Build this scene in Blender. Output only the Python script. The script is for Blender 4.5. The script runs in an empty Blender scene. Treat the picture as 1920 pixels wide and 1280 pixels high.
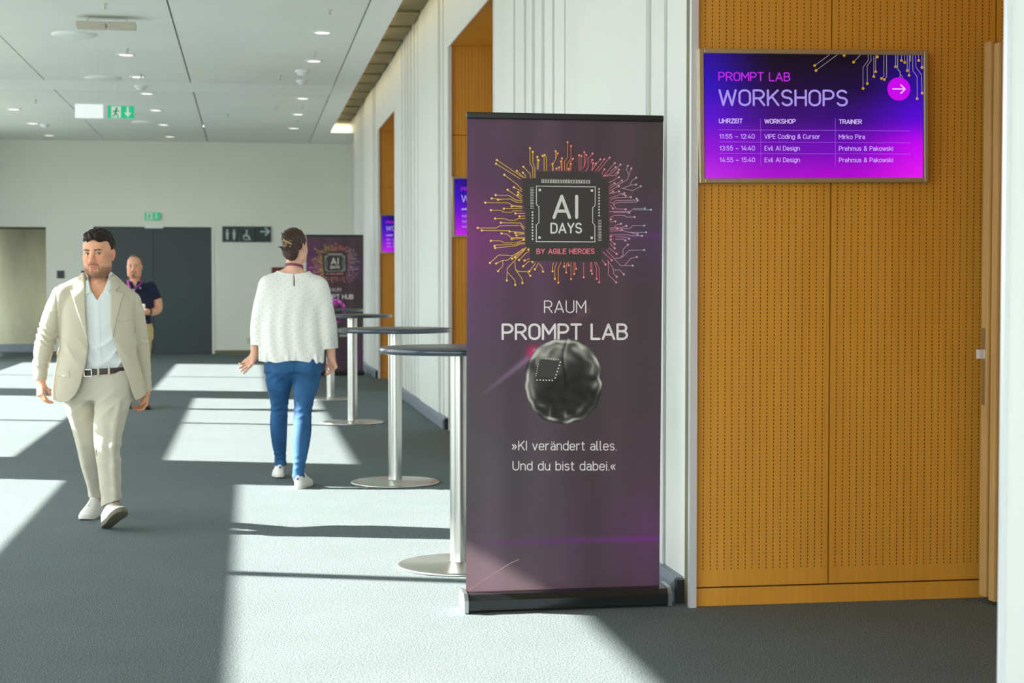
import bpy, bmesh, math, random
import numpy as np
from mathutils import Vector, Matrix

# ------------------------------------------------------------------ camera, sky, sun, exposure
scn = bpy.context.scene
COL = scn.collection
cam_d = bpy.data.cameras.new('camera')
cam = bpy.data.objects.new('camera', cam_d)
COL.objects.link(cam)
scn.camera = cam
FPX = 3100.0
CAM_Z = 1.42
cam_d.sensor_width = 36.0
cam_d.lens = FPX / 1920 * 36.0
PITCH = math.atan(110 / FPX)
YAW = math.atan(494 / FPX * math.cos(PITCH))
cam.location = (0, 0, CAM_Z)
cam.rotation_euler = (math.pi / 2 - PITCH, 0, -YAW)
cam_d.dof.use_dof = True
cam_d.dof.focus_distance = 8.0
cam_d.dof.aperture_fstop = 4.4
cam_d.clip_end = 300

scn.view_settings.view_transform = 'Standard'
scn.view_settings.look = 'None'
scn.view_settings.gamma = 1.0
scn.view_settings.use_curve_mapping = False
scn.view_settings.exposure = 0.0

world = bpy.data.worlds.new('sky')
scn.world = world
world.use_nodes = True
wn = world.node_tree
wn.nodes.clear()
w_out = wn.nodes.new('ShaderNodeOutputWorld')
w_bg = wn.nodes.new('ShaderNodeBackground')
w_tc = wn.nodes.new('ShaderNodeTexCoord')
w_sep = wn.nodes.new('ShaderNodeSeparateXYZ')
w_ramp = wn.nodes.new('ShaderNodeValToRGB')
w_map = wn.nodes.new('ShaderNodeMapRange')
w_map.inputs['From Min'].default_value = -1
w_map.inputs['From Max'].default_value = 1
w_ramp.color_ramp.elements[0].position = 0.46
w_ramp.color_ramp.elements[0].color = (0.44, 0.44, 0.41, 1)
w_ramp.color_ramp.elements[1].position = 0.54
w_ramp.color_ramp.elements[1].color = (0.92, 0.99, 1.02, 1)
w_bg.inputs["Strength"].default_value = 6.2
wn.links.new(w_tc.outputs['Generated'], w_sep.inputs[0])
wn.links.new(w_sep.outputs['Z'], w_map.inputs['Value'])
wn.links.new(w_map.outputs[0], w_ramp.inputs[0])
wn.links.new(w_ramp.outputs[0], w_bg.inputs['Color'])
wn.links.new(w_bg.outputs[0], w_out.inputs[0])

SUN_DIR = Vector((1, -0.36, -0.60))
sun_d = bpy.data.lights.new('sun', 'SUN')
sun_d.energy = 31
sun_d.angle = math.radians(0.6)
sun_d.color = (1.0, 0.97, 0.91)
sun = bpy.data.objects.new('sun', sun_d)
COL.objects.link(sun)
sun.location = (-30, 20, 25)
sun.rotation_euler = SUN_DIR.to_track_quat('-Z', 'Y').to_euler()

# ------------------------------------------------------------------ helpers
def lin(r, g, b):
    f = lambda c: (c / 255 / 12.92) if c / 255 <= 0.04045 else ((c / 255 + 0.055) / 1.055) ** 2.4
    return (f(r), f(g), f(b), 1)

def mat(name, color, rough=0.6, metal=0.0, spec=0.5, noise=None, bump=None, emit=None, subsurf=0.0, coat=0.0):
    """noise=(scale, amount, stretch xyz): colour variation; bump=(scale, strength)"""
    m = bpy.data.materials.new(name)
    m.use_nodes = True
    nt = m.node_tree
    b = nt.nodes['Principled BSDF']
    c = color if len(color) == 4 else (*color, 1)
    b.inputs['Base Color'].default_value = c
    b.inputs['Roughness'].default_value = rough
    b.inputs['Metallic'].default_value = metal
    b.inputs['Specular IOR Level'].default_value = spec
    b.inputs['Coat Weight'].default_value = coat
    if subsurf:
        b.inputs['Subsurface Weight'].default_value = subsurf
        b.inputs['Subsurface Radius'].default_value = (0.012, 0.005, 0.003)
    tc = nt.nodes.new('ShaderNodeTexCoord')
    if noise:
        sc, amt, st = noise
        mp = nt.nodes.new('ShaderNodeMapping')
        mp.inputs['Scale'].default_value = st
        nz = nt.nodes.new('ShaderNodeTexNoise')
        nz.inputs['Scale'].default_value = sc
        nz.inputs['Detail'].default_value = 4
        mx = nt.nodes.new('ShaderNodeMix')
        mx.data_type = 'RGBA'
        mx.blend_type = 'MIX'
        mx.inputs[6].default_value = tuple(max(0, x * (1 - amt)) for x in c[:3]) + (1,)
        mx.inputs[7].default_value = tuple(min(1, x * (1 + amt)) for x in c[:3]) + (1,)
        nt.links.new(tc.outputs['Object'], mp.inputs[0])
        nt.links.new(mp.outputs[0], nz.inputs['Vector'])
        cr = nt.nodes.new('ShaderNodeMapRange')
        cr.inputs['From Min'].default_value = 0.3
        cr.inputs['From Max'].default_value = 0.7
        nt.links.new(nz.outputs['Fac'], cr.inputs['Value'])
        nt.links.new(cr.outputs[0], mx.inputs[0])
        nt.links.new(mx.outputs[2], b.inputs['Base Color'])
    if bump:
        n2 = nt.nodes.new('ShaderNodeTexNoise')
        n2.inputs['Scale'].default_value = bump[0]
        n2.inputs['Detail'].default_value = 3
        bp = nt.nodes.new('ShaderNodeBump')
        bp.inputs['Strength'].default_value = bump[1]
        bp.inputs['Distance'].default_value = 0.01 if bump[0] < 60 else 0.15 / bump[0]
        nt.links.new(tc.outputs['Object'], n2.inputs['Vector'])
        nt.links.new(n2.outputs['Fac'], bp.inputs['Height'])
        nt.links.new(bp.outputs[0], b.inputs['Normal'])
    if emit:
        b.inputs['Emission Color'].default_value = emit[0]
        b.inputs['Emission Strength'].default_value = emit[1]
    return m

class MB:
    """collects shapes for ONE mesh object"""
    def __init__(self):
        self.v = []; self.f = []; self.sm = []
    def add(self, vs, fs, smooth=False):
        o = len(self.v)
        self.v += [tuple(p) for p in vs]
        self.f += [tuple(i + o for i in q) for q in fs]
        self.sm += [smooth] * len(fs)
        return self
    def box(self, x0, x1, y0, y1, z0, z1):
        vs = [(x, y, z) for z in (z0, z1) for y in (y0, y1) for x in (x0, x1)]
        return self.add(vs, [(0, 2, 3, 1), (4, 5, 7, 6), (0, 1, 5, 4), (2, 6, 7, 3), (0, 4, 6, 2), (1, 3, 7, 5)])
    def bbox(self, x0, x1, y0, y1, z0, z1, b=0.004):
        """box with chamfered edges"""
        bm = bmesh.new()
        bmesh.ops.create_cube(bm, size=1)
        for v in bm.verts:
            v.co = Vector(((x0 + x1) / 2 + v.co.x * (x1 - x0), (y0 + y1) / 2 + v.co.y * (y1 - y0), (z0 + z1) / 2 + v.co.z * (z1 - z0)))
        bmesh.ops.bevel(bm, geom=bm.edges[:], offset=b, segments=2, affect='EDGES', profile=0.5)
        bm.verts.index_update()
        self.add([v.co[:] for v in bm.verts], [[v.index for v in f.verts] for f in bm.faces])
        bm.free()
        return self
    def prism(self, poly, lo, hi, axis='z'):
        """poly: 2D points; extruded along axis from lo to hi"""
        n = len(poly)
        def P(a, b, t):
            return {'z': (a, b, t), 'y': (a, t, b), 'x': (t, a, b)}[axis]
        vs = [P(a, b, lo) for a, b in poly] + [P(a, b, hi) for a, b in poly]
        fs = [(i, (i + 1) % n, (i + 1) % n + n, i + n) for i in range(n)]
        fs += [tuple(range(n - 1, -1, -1)), tuple(range(n, 2 * n))]
        return self.add(vs, fs)
    def lathe(self, prof, c=(0, 0, 0), n=48, smooth=True, axis='z', closed=True):
        vs = []; fs = []
        for r, h in prof:
            for i in range(n):
                a = 2 * math.pi * i / n
                p = (r * math.cos(a), r * math.sin(a), h)
                if axis == 'y': p = (p[0], p[2], p[1])
                if axis == 'x': p = (p[2], p[0], p[1])
                vs.append((p[0] + c[0], p[1] + c[1], p[2] + c[2]))
        for k in range(len(prof) - 1):
            for i in range(n):
                j = (i + 1) % n
                fs.append((k * n + i, k * n + j, (k + 1) * n + j, (k + 1) * n + i))
        self.add(vs, fs, smooth)
        if closed:
            self.add(vs[:n], [tuple(range(n - 1, -1, -1))])
            self.add(vs[-n:], [tuple(range(n))])
        return self
    def tube(self, pts, r, n=8, cap=True):
        pts = [Vector(p) for p in pts]
        rr = r if isinstance(r, (list, tuple)) else [r] * len(pts)
        vs = []; up = Vector((0, 0, 1))
        for i, p in enumerate(pts):
            t = (pts[min(i + 1, len(pts) - 1)] - pts[max(i - 1, 0)]).normalized()
            if abs(t.z) > 0.95: up = Vector((0, 1, 0))
            a = t.cross(up).normalized(); b = a.cross(t)
            up = b
            for k in range(n):
                th = 2 * math.pi * k / n
                vs.append(p + (a * math.cos(th) + b * math.sin(th)) * rr[i])
        fs = []
        for i in range(len(pts) - 1):
            for k in range(n):
                j = (k + 1) % n
                fs.append((i * n + k, i * n + j, (i + 1) * n + j, (i + 1) * n + k))
        self.add(vs, fs, True)
        if cap:
            self.add(vs[:n], [tuple(range(n - 1, -1, -1))]); self.add(vs[-n:], [tuple(range(n))])
        return self
    def build(self, name, material, parent=None, fix=True, loc=None):
        me = bpy.data.meshes.new(name)
        me.from_pydata(self.v, [], self.f)
        me.polygons.foreach_set('use_smooth', self.sm)
        if fix:
            bm = bmesh.new(); bm.from_mesh(me)
            bmesh.ops.recalc_face_normals(bm, faces=bm.faces[:])
            bm.to_mesh(me); bm.free()
        for m in (material if isinstance(material, (list, tuple)) else [material]):
            me.materials.append(m)
        o = bpy.data.objects.new(name, me)
        COL.objects.link(o)
        if parent is not None: o.parent = parent
        if loc is not None: o.location = loc
        return o

def struct(o):
    o['kind'] = 'structure'
    return o

def tag(o, label, cat, group=None):
    o['label'] = label; o['category'] = cat
    if group: o['group'] = group
    return o

def empty(name, loc, rz=0.0):
    o = bpy.data.objects.new(name, None)
    COL.objects.link(o)
    o.location = loc; o.rotation_euler = (0, 0, rz)
    o.empty_display_size = 0.1
    return o

def copy_tree(o, parent=None):
    c = o.copy(); COL.objects.link(c); c.parent = parent
    for ch in list(o.children): copy_tree(ch, c)
    return c
# ------------------------------------------------------------------ materials of the setting
WX = 1.907          # corridor side of the right wall
CZ = 4.22           # ceiling height
YF = 33.6           # far wall

M_white = mat('white_wall_paint', (0.70, 0.715, 0.685), 0.55, noise=(1.2, 0.03, (1, 1, 0.4)))
M_far = mat('far_wall_paint', (0.75, 0.77, 0.685), 0.65, noise=(0.6, 0.03, (1, 1, 1)))
M_ceil = mat('ceiling_panel_white', (0.80, 0.815, 0.77), 0.6, noise=(0.8, 0.03, (1, 1, 1)))
M_ceilband = mat('ceiling_band_white', (0.86, 0.88, 0.84), 0.5)
M_void = mat('ceiling_gap_dark', (0.03, 0.03, 0.025), 0.9)
M_cove = mat('cove_olive_paint', (0.20, 0.165, 0.085), 0.7, noise=(3, 0.25, (1, 2, 1)))
M_steel = mat('brushed_steel', (0.62, 0.62, 0.58), 0.28, 1.0)
M_trim = mat('steel_edge_trim', (0.74, 0.76, 0.77), 0.3, 0.35)
M_olive = mat('olive_joint_strip', (0.15, 0.135, 0.07), 0.6)
M_skirt = mat('grey_blue_skirting', (0.20, 0.235, 0.28), 0.4, 0.2)
M_dark = mat('near_black_plastic', (0.012, 0.013, 0.014), 0.35)
M_concrete = mat('board_concrete', (0.50, 0.49, 0.34), 0.8, noise=(1.1, 0.28, (1.5, 1.5, 0.5)), bump=(14, 0.2))
M_fardoor = mat('dark_grey_door_paint', (0.035, 0.052, 0.056), 0.45)

def wood_mat(name, slots, base=(0.74, 0.355, 0.044), dark=(0.60, 0.265, 0.030), joints=(), z0=0.14, z1=99.0, axis='X', off=0.0):
    """oak veneer; slots=True adds rows of short milled slots (pitch 31.9 x 16.3 mm)"""
    m = bpy.data.materials.new(name); m.use_nodes = True
    nt = m.node_tree; L = nt.links.new
    b = nt.nodes['Principled BSDF']
    b.inputs['Roughness'].default_value = 0.42
    b.inputs['Specular IOR Level'].default_value = 0.35
    tc = nt.nodes.new('ShaderNodeTexCoord')
    def grain(scale, st, lo, hi):
        mp = nt.nodes.new('ShaderNodeMapping'); mp.inputs['Scale'].default_value = st
        nz = nt.nodes.new('ShaderNodeTexNoise'); nz.inputs['Scale'].default_value = scale
        nz.inputs['Detail'].default_value = 5; nz.inputs['Distortion'].default_value = 0.4
        L(tc.outputs['Object'], mp.inputs[0]); L(mp.outputs[0], nz.inputs['Vector'])
        r = nt.nodes.new('ShaderNodeMapRange')
        r.inputs['From Min'].default_value = lo; r.inputs['From Max'].default_value = hi
        L(nz.outputs['Fac'], r.inputs['Value'])
        return r.outputs[0]
    g1 = grain(5.0, (12, 12, 0.5), 0.3, 0.7)
    g2 = grain(1.5, (1.6, 1.6, 0.35), 0.35, 0.65)
    mx = nt.nodes.new('ShaderNodeMix'); mx.data_type = 'RGBA'
    mx.inputs[6].default_value = (*dark, 1); mx.inputs[7].default_value = (*base, 1)
    av = nt.nodes.new('ShaderNodeMath'); av.operation = 'MULTIPLY_ADD'
    av.inputs[1].default_value = 0.45
    av2 = nt.nodes.new('ShaderNodeMath'); av2.operation = 'MULTIPLY'; av2.inputs[1].default_value = 0.55
    L(g2, av2.inputs[0]); L(g1, av.inputs[0]); L(av2.outputs[0], av.inputs[2])
    L(av.outputs[0], mx.inputs[0])
    col = mx.outputs[2]
    if slots:
        sp = nt.nodes.new('ShaderNodeSeparateXYZ'); L(tc.outputs['Object'], sp.inputs[0])
        def M(op, a, bb=None, c=None):
            n = nt.nodes.new('ShaderNodeMath'); n.operation = op
            for i, q in enumerate((a, bb, c)):
                if q is None: continue
                if isinstance(q, (int, float)): n.inputs[i].default_value = q
                else: L(q, n.inputs[i])
            return n.outputs[0]
        def stripe(src, pitch, width, o):
            t = M('FRACT', M('MULTIPLY_ADD', src, 1 / pitch, o))
            return M('LESS_THAN', M('ABSOLUTE', M('SUBTRACT', t, 0.5)), width / pitch / 2)
        sx = stripe(sp.outputs[axis], 0.0319, 0.0038, 0.5 - off / 0.0319)
        sz = stripe(sp.outputs['Z'], 0.0163, 0.0085, 0.5)
        s = M('MULTIPLY', sx, sz)
        s = M('MULTIPLY', s, M('GREATER_THAN', sp.outputs['Z'], z0))
        for j in joints:      # no slots on the panel joints
            s = M('MULTIPLY', s, M('GREATER_THAN', M('ABSOLUTE', M('SUBTRACT', sp.outputs[axis], j)), 0.012))
        m2 = nt.nodes.new('ShaderNodeMix'); m2.data_type = 'RGBA'
        m2.inputs[7].default_value = (0.02, 0.008, 0.002, 1)
        L(s, m2.inputs[0]); L(col, m2.inputs[6])
        col = m2.outputs[2]
    L(col, b.inputs['Base Color'])
    return m

J1, J2 = 2.5386, 3.3051
M_woodslot = wood_mat('slotted_oak_panel', True, off=J1, joints=(J1, J2), z0=0.16)
M_wood = wood_mat('plain_oak_veneer', False)
M_doorwood = wood_mat('oak_door_leaf', False, base=(0.46, 0.25, 0.065), dark=(0.40, 0.20, 0.045))
M_dooredge = wood_mat('pale_oak_edge', False, base=(0.66, 0.43, 0.17), dark=(0.50, 0.30, 0.11))

def carpet():
    m = bpy.data.materials.new('grey_loop_carpet'); m.use_nodes = True
    nt = m.node_tree; L = nt.links.new
    b = nt.nodes['Principled BSDF']; b.inputs['Roughness'].default_value = 0.95
    b.inputs['Specular IOR Level'].default_value = 0.1
    tc = nt.nodes.new('ShaderNodeTexCoord')
    n1 = nt.nodes.new('ShaderNodeTexNoise'); n1.inputs['Scale'].default_value = 170; n1.inputs['Detail'].default_value = 3
    n1.inputs['Roughness'].default_value = 0.75
    n2 = nt.nodes.new('ShaderNodeTexNoise'); n2.inputs['Scale'].default_value = 2.0; n2.inputs['Detail'].default_value = 3
    for n in (n1, n2): L(tc.outputs['Object'], n.inputs['Vector'])
    r = nt.nodes.new('ShaderNodeValToRGB')
    r.color_ramp.elements[0].position = 0.36; r.color_ramp.elements[0].color = (0.034, 0.047, 0.050, 1)
    r.color_ramp.elements[1].position = 0.66; r.color_ramp.elements[1].color = (0.33, 0.372, 0.37, 1)
    e = r.color_ramp.elements.new(0.50); e.color = (0.122, 0.152, 0.157, 1)
    L(n1.outputs['Fac'], r.inputs[0])
    mx = nt.nodes.new('ShaderNodeMix'); mx.data_type = 'RGBA'; mx.blend_type = 'MULTIPLY'
    mr = nt.nodes.new('ShaderNodeMapRange'); mr.inputs['To Min'].default_value = 0.9; mr.inputs['To Max'].default_value = 1.1
    cb = nt.nodes.new('ShaderNodeCombineColor')
    L(n2.outputs['Fac'], mr.inputs['Value'])
    for i in range(3): L(mr.outputs[0], cb.inputs[i])
    mx.inputs[0].default_value = 1
    L(r.outputs[0], mx.inputs[6]); L(cb.outputs[0], mx.inputs[7])
    L(mx.outputs[2], b.inputs['Base Color'])
    bp = nt.nodes.new('ShaderNodeBump'); bp.inputs['Strength'].default_value = 0.35; bp.inputs['Distance'].default_value = 0.006
    L(n1.outputs['Fac'], bp.inputs['Height']); L(bp.outputs[0], b.inputs['Normal'])
    return m
M_carpet = carpet()

# ------------------------------------------------------------------ floor, far wall
struct(MB().box(-9.5, 6, -6, 36, -0.2, 0).build('floor', M_carpet))

DOOR_L, DOOR_R, DOOR_T = -3.02, -0.725, 2.55     # opening of the dark double door
OPEN_R, OPEN_T = -3.93, 2.52                     # concrete-lined opening on the far left
fw = MB()
fw.box(OPEN_R, DOOR_L, YF, YF + 0.3, 0, CZ + 0.3)
fw.box(DOOR_R, 3.6, YF, YF + 0.3, 0, CZ + 0.3)
fw.box(-9, OPEN_R, YF, YF + 0.3, OPEN_T, CZ + 0.3)
fw.box(DOOR_L, DOOR_R, YF, YF + 0.3, DOOR_T, CZ + 0.3)
struct(fw.build('wall_far', M_far))
cw = MB()
cw.box(-9, -5.3, YF + 1.7, YF + 1.9, 0, OPEN_T)
cw.box(-5.285, OPEN_R + 0.5, YF + 1.7, YF + 1.9, 0, OPEN_T)
cw.box(OPEN_R, OPEN_R + 0.15, YF + 0.3, YF + 1.7, 0, OPEN_T)
struct(cw.build('wall_recess', M_concrete))
struct(MB().box(-9, OPEN_R + 0.5, YF + 0.3, YF + 1.9, OPEN_T, OPEN_T + 0.1).build('ceiling_recess', M_fardoor))
struct(MB().box(-9, OPEN_R, YF + 1.62, YF + 1.70, 0, 0.16).build('baseboard_recess', M_skirt))
struct(MB().box(DOOR_R + 0.05, 1.9, YF - 0.02, YF, 0, 0.07).build('baseboard_far', M_olive))
struct(MB().box(OPEN_R, DOOR_L - 0.04, YF - 0.02, YF, 0, 0.07).build('baseboard_far', M_olive))

d1 = MB().box(DOOR_L, (DOOR_L + DOOR_R) / 2 - 0.004, YF + 0.06, YF + 0.12, 0.01, DOOR_T - 0.02)
door1 = struct(d1.build('door_1', M_fardoor))
d2 = MB().box((DOOR_L + DOOR_R) / 2 + 0.004, DOOR_R, YF + 0.06, YF + 0.12, 0.01, DOOR_T - 0.02)
d2.build('door_leaf', M_fardoor, door1)
fr = MB()
fr.box(DOOR_L, DOOR_R, YF + 0.2, YF + 0.25, 0, DOOR_T)
fr.box(DOOR_L - 0.05, DOOR_L, YF - 0.015, YF + 0.14, 0, DOOR_T + 0.03)
fr.box(DOOR_R, DOOR_R + 0.05, YF - 0.015, YF + 0.14, 0, DOOR_T + 0.03)
fr.box(DOOR_L, DOOR_R, YF - 0.015, YF + 0.14, DOOR_T - 0.02, DOOR_T + 0.03)
struct(fr.build('trim_1', M_far))
hd = MB()
xm = (DOOR_L + DOOR_R) / 2
hd.tube([(xm - 0.08, YF + 0.06, 1.05), (xm - 0.08, YF + 0.0, 1.05), (xm - 0.2, YF + 0.0, 1.05)], 0.012)
hd.build('door_handle', M_steel, door1)
dc = MB().bbox(-2.03, -1.67, YF - 0.02, YF + 0.06, 2.50, 2.57, 0.01)
dc.build('door_closer', mat('door_closer_white', (0.80, 0.83, 0.82), 0.4), door1)

# ------------------------------------------------------------------ right wall: ribbed white piers, headers, oak niches
NEAR = [7.0, 15.79, 24.58]            # far end jambs of the niches (face the camera)
FARE = [3.95, 12.83, 21.69, 30.25]    # far ends of the piers = near ends of the niches
HZ = 3.68                             # underside of the headers
# relief of a pier: slanting facets, each ending in a small step that faces the near end: (distance from the near end, step depth)
STEPS = [(0.45, 0.012), (0.76, 0.024), (2.93, 0.006), (3.30, 0.014), (3.66, 0.020), (4.03, 0.020), (4.38, 0.014), (4.86, 0.012)]

def pier(y0, y1):
    m = MB()
    k = (y1 - y0) / 5.85
    pts = [(WX, y0)]
    ends = [d for d, _ in STEPS[1:]] + [5.85]
    for (d, q), e in zip(STEPS, ends):
        pts += [(WX, y0 + (d - 0.010) * k), (WX + 0.012, y0 + (d - 0.009) * k), (WX + 0.012, y0 + d * k), (WX - q, y0 + d * k), (WX - q * 0.9, y0 + (d + 0.12) * k)]
        if e - d > 1.0: pts.append((WX - q, y0 + (e - 0.5) * k))
    pts.append((WX, y1))
    poly = pts + [(WX + 0.35, y1), (WX + 0.35, y0 + 0.056), (WX + 0.020, y0 + 0.056), (WX + 0.020, y0)]
    m.prism(poly, 0.0, CZ + 0.35, 'z')
    return struct(m.build('wall_right', M_white))
for a, b in zip(NEAR, FARE[1:]): pier(a, b)
struct(MB().box(WX, WX + 0.35, -3.0, FARE[0], 0, CZ + 0.35).build('wall_right', M_white))
for a, b in zip(FARE, NEAR):
    struct(MB().box(WX, WX + 0.35, a, b + 0.0, HZ + 0.03, CZ + 0.35).build('wall_right', M_white))
    # steel edge trim round the niche mouth
    t = MB()
    t.box(WX - 0.012, WX + 0.02, b - 0.03, b + 0.0, 0, HZ)
    t.box(WX - 0.012, WX + 0.02, a, a + 0.02, 0, HZ)
    t.box(WX - 0.012, WX + 0.003, a + 0.02, b - 0.03, HZ - 0.01, HZ + 0.03)
    struct(t.build('trim_2', M_trim))
    struct(MB().box(WX - 0.006, WX + 0.01, b + 0.0, b + 0.075, 0, HZ).build('trim_3', M_olive))
    # niche: slotted oak end, oak soffit, oak back
    n = MB()
    zj = 2.83
    xs = [WX + 0.004, J1, J2, 4.6]
    for i in range(3):
        for z0, z1 in ((0.085, zj), (zj + 0.006, HZ)):
            n.box(xs[i] + (0.003 if i else 0), xs[i + 1] - 0.003, b, b + 0.05, z0, z1)
    struct(n.build('wall_niche', M_woodslot))
    struct(MB().box(WX + 0.01, 4.6, b + 0.03, b + 0.055, 0, HZ).build('wall_niche_backing', M_void))
    struct(MB().box(WX + 0.004, 4.6, b - 0.0, b + 0.06, 0, 0.078).build('baseboard_niche', M_wood))
    struct(MB().box(WX + 0.004, 4.6, a, b + 0.05, HZ - 0.001, HZ + 0.028).build('ceiling_niche', M_wood))
    struct(MB().box(4.45, 4.6, a, b, 0.0, HZ).build('wall_niche_back', M_wood))
    struct(MB().box(WX + 0.02, 4.6, a - 0.06, a, 0, HZ).build('wall_niche_near', M_wood))
for a, b in zip(NEAR, FARE[1:]):
    s = MB()
    s.prism([(WX - 0.055, 0.0), (WX - 0.055, 0.085), (WX - 0.03, 0.112), (WX - 0.0, 0.112), (WX, 0)], a + 0.12, b - 0.05, 'y')
    struct(s.build('baseboard_right', M_skirt))
    struct(MB().box(WX - 0.04, WX + 0.0, a + 0.075, a + 0.12, 0, 0.105).build('trim_4', M_dark))

# open oak door leaf folded back against the niche end, rebated edge towards the corridor
dl = MB()
dl.box(3.222, 4.15, 6.855, 6.92, 0.03, 2.475)
dl.box(3.238, 4.15, 6.80, 6.855, 0.018, 2.462)
dl.box(3.262, 4.15, 6.745, 6.80, 0.005, 2.440)
door2 = struct(dl.build('door_2', M_doorwood))
eg = MB()
eg.bbox(3.212, 3.223, 6.857, 6.918, 0.03, 2.477, 0.002)
eg.bbox(3.226, 3.239, 6.802, 6.853, 0.018, 2.464, 0.002)
eg.bbox(3.250, 3.263, 6.747, 6.798, 0.005, 2.442, 0.002)
eg.build('edge_lipping', M_dooredge, door2)
lk = MB().box(3.208, 3.213, 6.872, 6.905, 0.88, 1.22)
lk = lk.build('lock_plate', M_steel, door2)
lb = MB().prism([(3.180, 6.90), (3.212, 6.905), (3.212, 6.876), (3.186, 6.876)], 1.085, 1.125, 'z')
lb.build('latch_bolt', M_trim, door2)
for z in (1.065, 0.975):
    r = MB().lathe([(0.0, 6.742), (0.018, 6.730), (0.026, 6.732), (0.028, 6.745)], (3.33, 0, z), 24, True, 'y')
    r.build('handle_rose', M_steel, door2)

# ------------------------------------------------------------------ ceiling
XA0 = -4.6
cx = [-8.75, -6.76, -4.77, -2.768, -0.785, 1.213]
c = MB()
g = 0.009
for ya, yb in ((-6.0, 5.6), (6.9, 14.9), (16.2, 23.72), (24.85, YF)):
    for i in range(5):
        x0 = max(cx[i] + g, XA0 + (0 if ya < 14 else -0.59 if ya < 23 else -1.18) - 0.1)
        if x0 < cx[i + 1] - g: c.box(x0, cx[i + 1] - g, ya + 0.004, yb - 0.004, CZ, CZ + 0.04)
struct(c.build('ceiling', M_ceil))
cb = MB()
for ya, yb, dx in ((5.6, 6.9, 0), (14.9, 16.2, -0.5), (23.72, 24.85, -1.1)):
    cb.box(XA0 + dx, cx[-1], ya, yb, CZ, CZ + 0.04)
struct(cb.build('trim_5', M_ceilband))
struct(MB().box(1.213 + g, 1.525, -6, YF, CZ - 0.003, CZ + 0.05).build('trim_6', M_ceilband))
struct(MB().box(XA0 - 0.1, 2.3, -6, 14.5, CZ + 0.36, CZ + 0.45).box(XA0 - 0.69, 2.3, 14.5, 23.3, CZ + 0.36, CZ + 0.45).box(XA0 - 1.28, 2.3, 23.3, YF + 0.3, CZ + 0.36, CZ + 0.45).build('ceiling_void', M_void))
struct(MB().box(1.50, 1.525, -6, YF, CZ + 0.05, CZ + 0.36).build('trim_7', M_cove))
sl = MB()
y = 5.0
while y < 31.5:
    sl.box(1.525, WX - 0.03, y, y + 0.9, CZ + 0.16, CZ + 0.20)
    y += 1.1
struct(sl.build('trim_8', M_cove))
struct(MB().box(1.525, 2.2, 31.13, YF, CZ - 0.002, CZ + 0.36).build('trim_9', M_ceilband))
struct(MB().box(2.08, 2.3, 30.0, YF + 0.1, 0, CZ + 0.3).build('wall_right', M_white))

# warm strip lights in the cove, shining on the top of the wall
M_warm = mat('warm_lamp_diffuser', (0.9, 0.85, 0.7), 0.4, emit=((1.0, 0.80, 0.36, 1), 7.0))
y = 5.5; k = 0
while y < 31.0:
    s = MB().box(1.527, 1.539, y, y + 2.3, CZ + 0.10, CZ + 0.13)
    k += 1
    y += 2.5
    o = s.build('cove_light', M_warm)
    tag(o, 'warm linear lamp hidden in the ceiling slot along the ribbed white wall', 'lamp', 'linear lamps in the ceiling slot')
fl_ = MB().bbox(1.55, 1.90, 31.0, 31.12, CZ + 0.03, CZ + 0.11, 0.01)
o = fl_.build('slot_lamp', mat('bright_lamp_diffuser', (1, 0.97, 0.8), 0.4, emit=((1.0, 0.90, 0.58, 1), 3.5)))
tag(o, 'glowing warm rectangular lamp closing the far end of the ceiling slot', 'lamp')

# ------------------------------------------------------------------ left facade: stepped bays, bands of window, translucent bands added for soft light
M_diffuser = bpy.data.materials.new('white_diffuser_band'); M_diffuser.use_nodes = True
_nt = M_diffuser.node_tree
_tr = _nt.nodes.new('ShaderNodeBsdfTranslucent'); _tr.inputs[0].default_value = (0.80, 0.84, 0.80, 1)
_mx = _nt.nodes.new('ShaderNodeMixShader'); _mx.inputs[0].default_value = 0.09
_nt.nodes['Principled BSDF'].inputs['Base Color'].default_value = (0.8, 0.82, 0.78, 1)
_nt.links.new(_nt.nodes['Principled BSDF'].outputs[0], _mx.inputs[1]); _nt.links.new(_tr.outputs[0], _mx.inputs[2])
_nt.links.new(_mx.outputs[0], _nt.nodes['Material Output'].inputs[0])
BAYS = [(-5.0, 4.3, 0.0), (6.17, 13.63, 0.0), (15.11, 22.57, -0.59), (23.99, 31.15, -1.18)]
BANDS = [(0.0, 0.28), (1.09, 1.98), (2.73, 3.61)]      # glazed heights
f = MB(); bl = MB()
TH = 0.05
prev = -6.0
for i, (ya, yb, dx) in enumerate(BAYS):
    x = XA0 + dx
    f.box(x - 0.06, x, prev, ya, 0, CZ + 0.3)                # pier between the bays
    if i > 1: f.box(x - 0.06, x + 0.59, prev, prev + 0.02, 0, CZ + 0.3)
    zz = 0
    for z0, z1 in BANDS + [(CZ + 0.3, CZ + 0.3)]:
        if z0 > zz: bl.add([(x - 0.02, ya, zz), (x - 0.02, yb, zz), (x - 0.02, yb, z0), (x - 0.02, ya, z0)], [(0, 1, 2, 3)])
        zz = z1
    ym = {1: 9.80, 2: 18.69, 3: 27.2}.get(i, 0.5)
    f.box(x - TH, x, ym - 0.055, ym + 0.055, 0, CZ)
    prev = yb
f.box(XA0 - 1.18 - 0.06, XA0 - 1.18, prev, YF + 0.3, 0, CZ + 0.3)
struct(f.build('wall_left', M_white))
struct(bl.build('wall_left_diffusers', M_diffuser))  # unseen bands between the openings, made translucent to spread sunlight indoors
struct(MB().box(-5.4, -4.6, -6.2, -6.0, 0, CZ + 0.4).box(1.8, WX + 0.4, -6.2, -6.0, 0, CZ + 0.4).box(-4.6, 1.8, -6.2, -6.0, 3.9, CZ + 0.4).build('wall_back', M_white))  # unseen end wall, opened wide to add daylight from behind the camera
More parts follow.
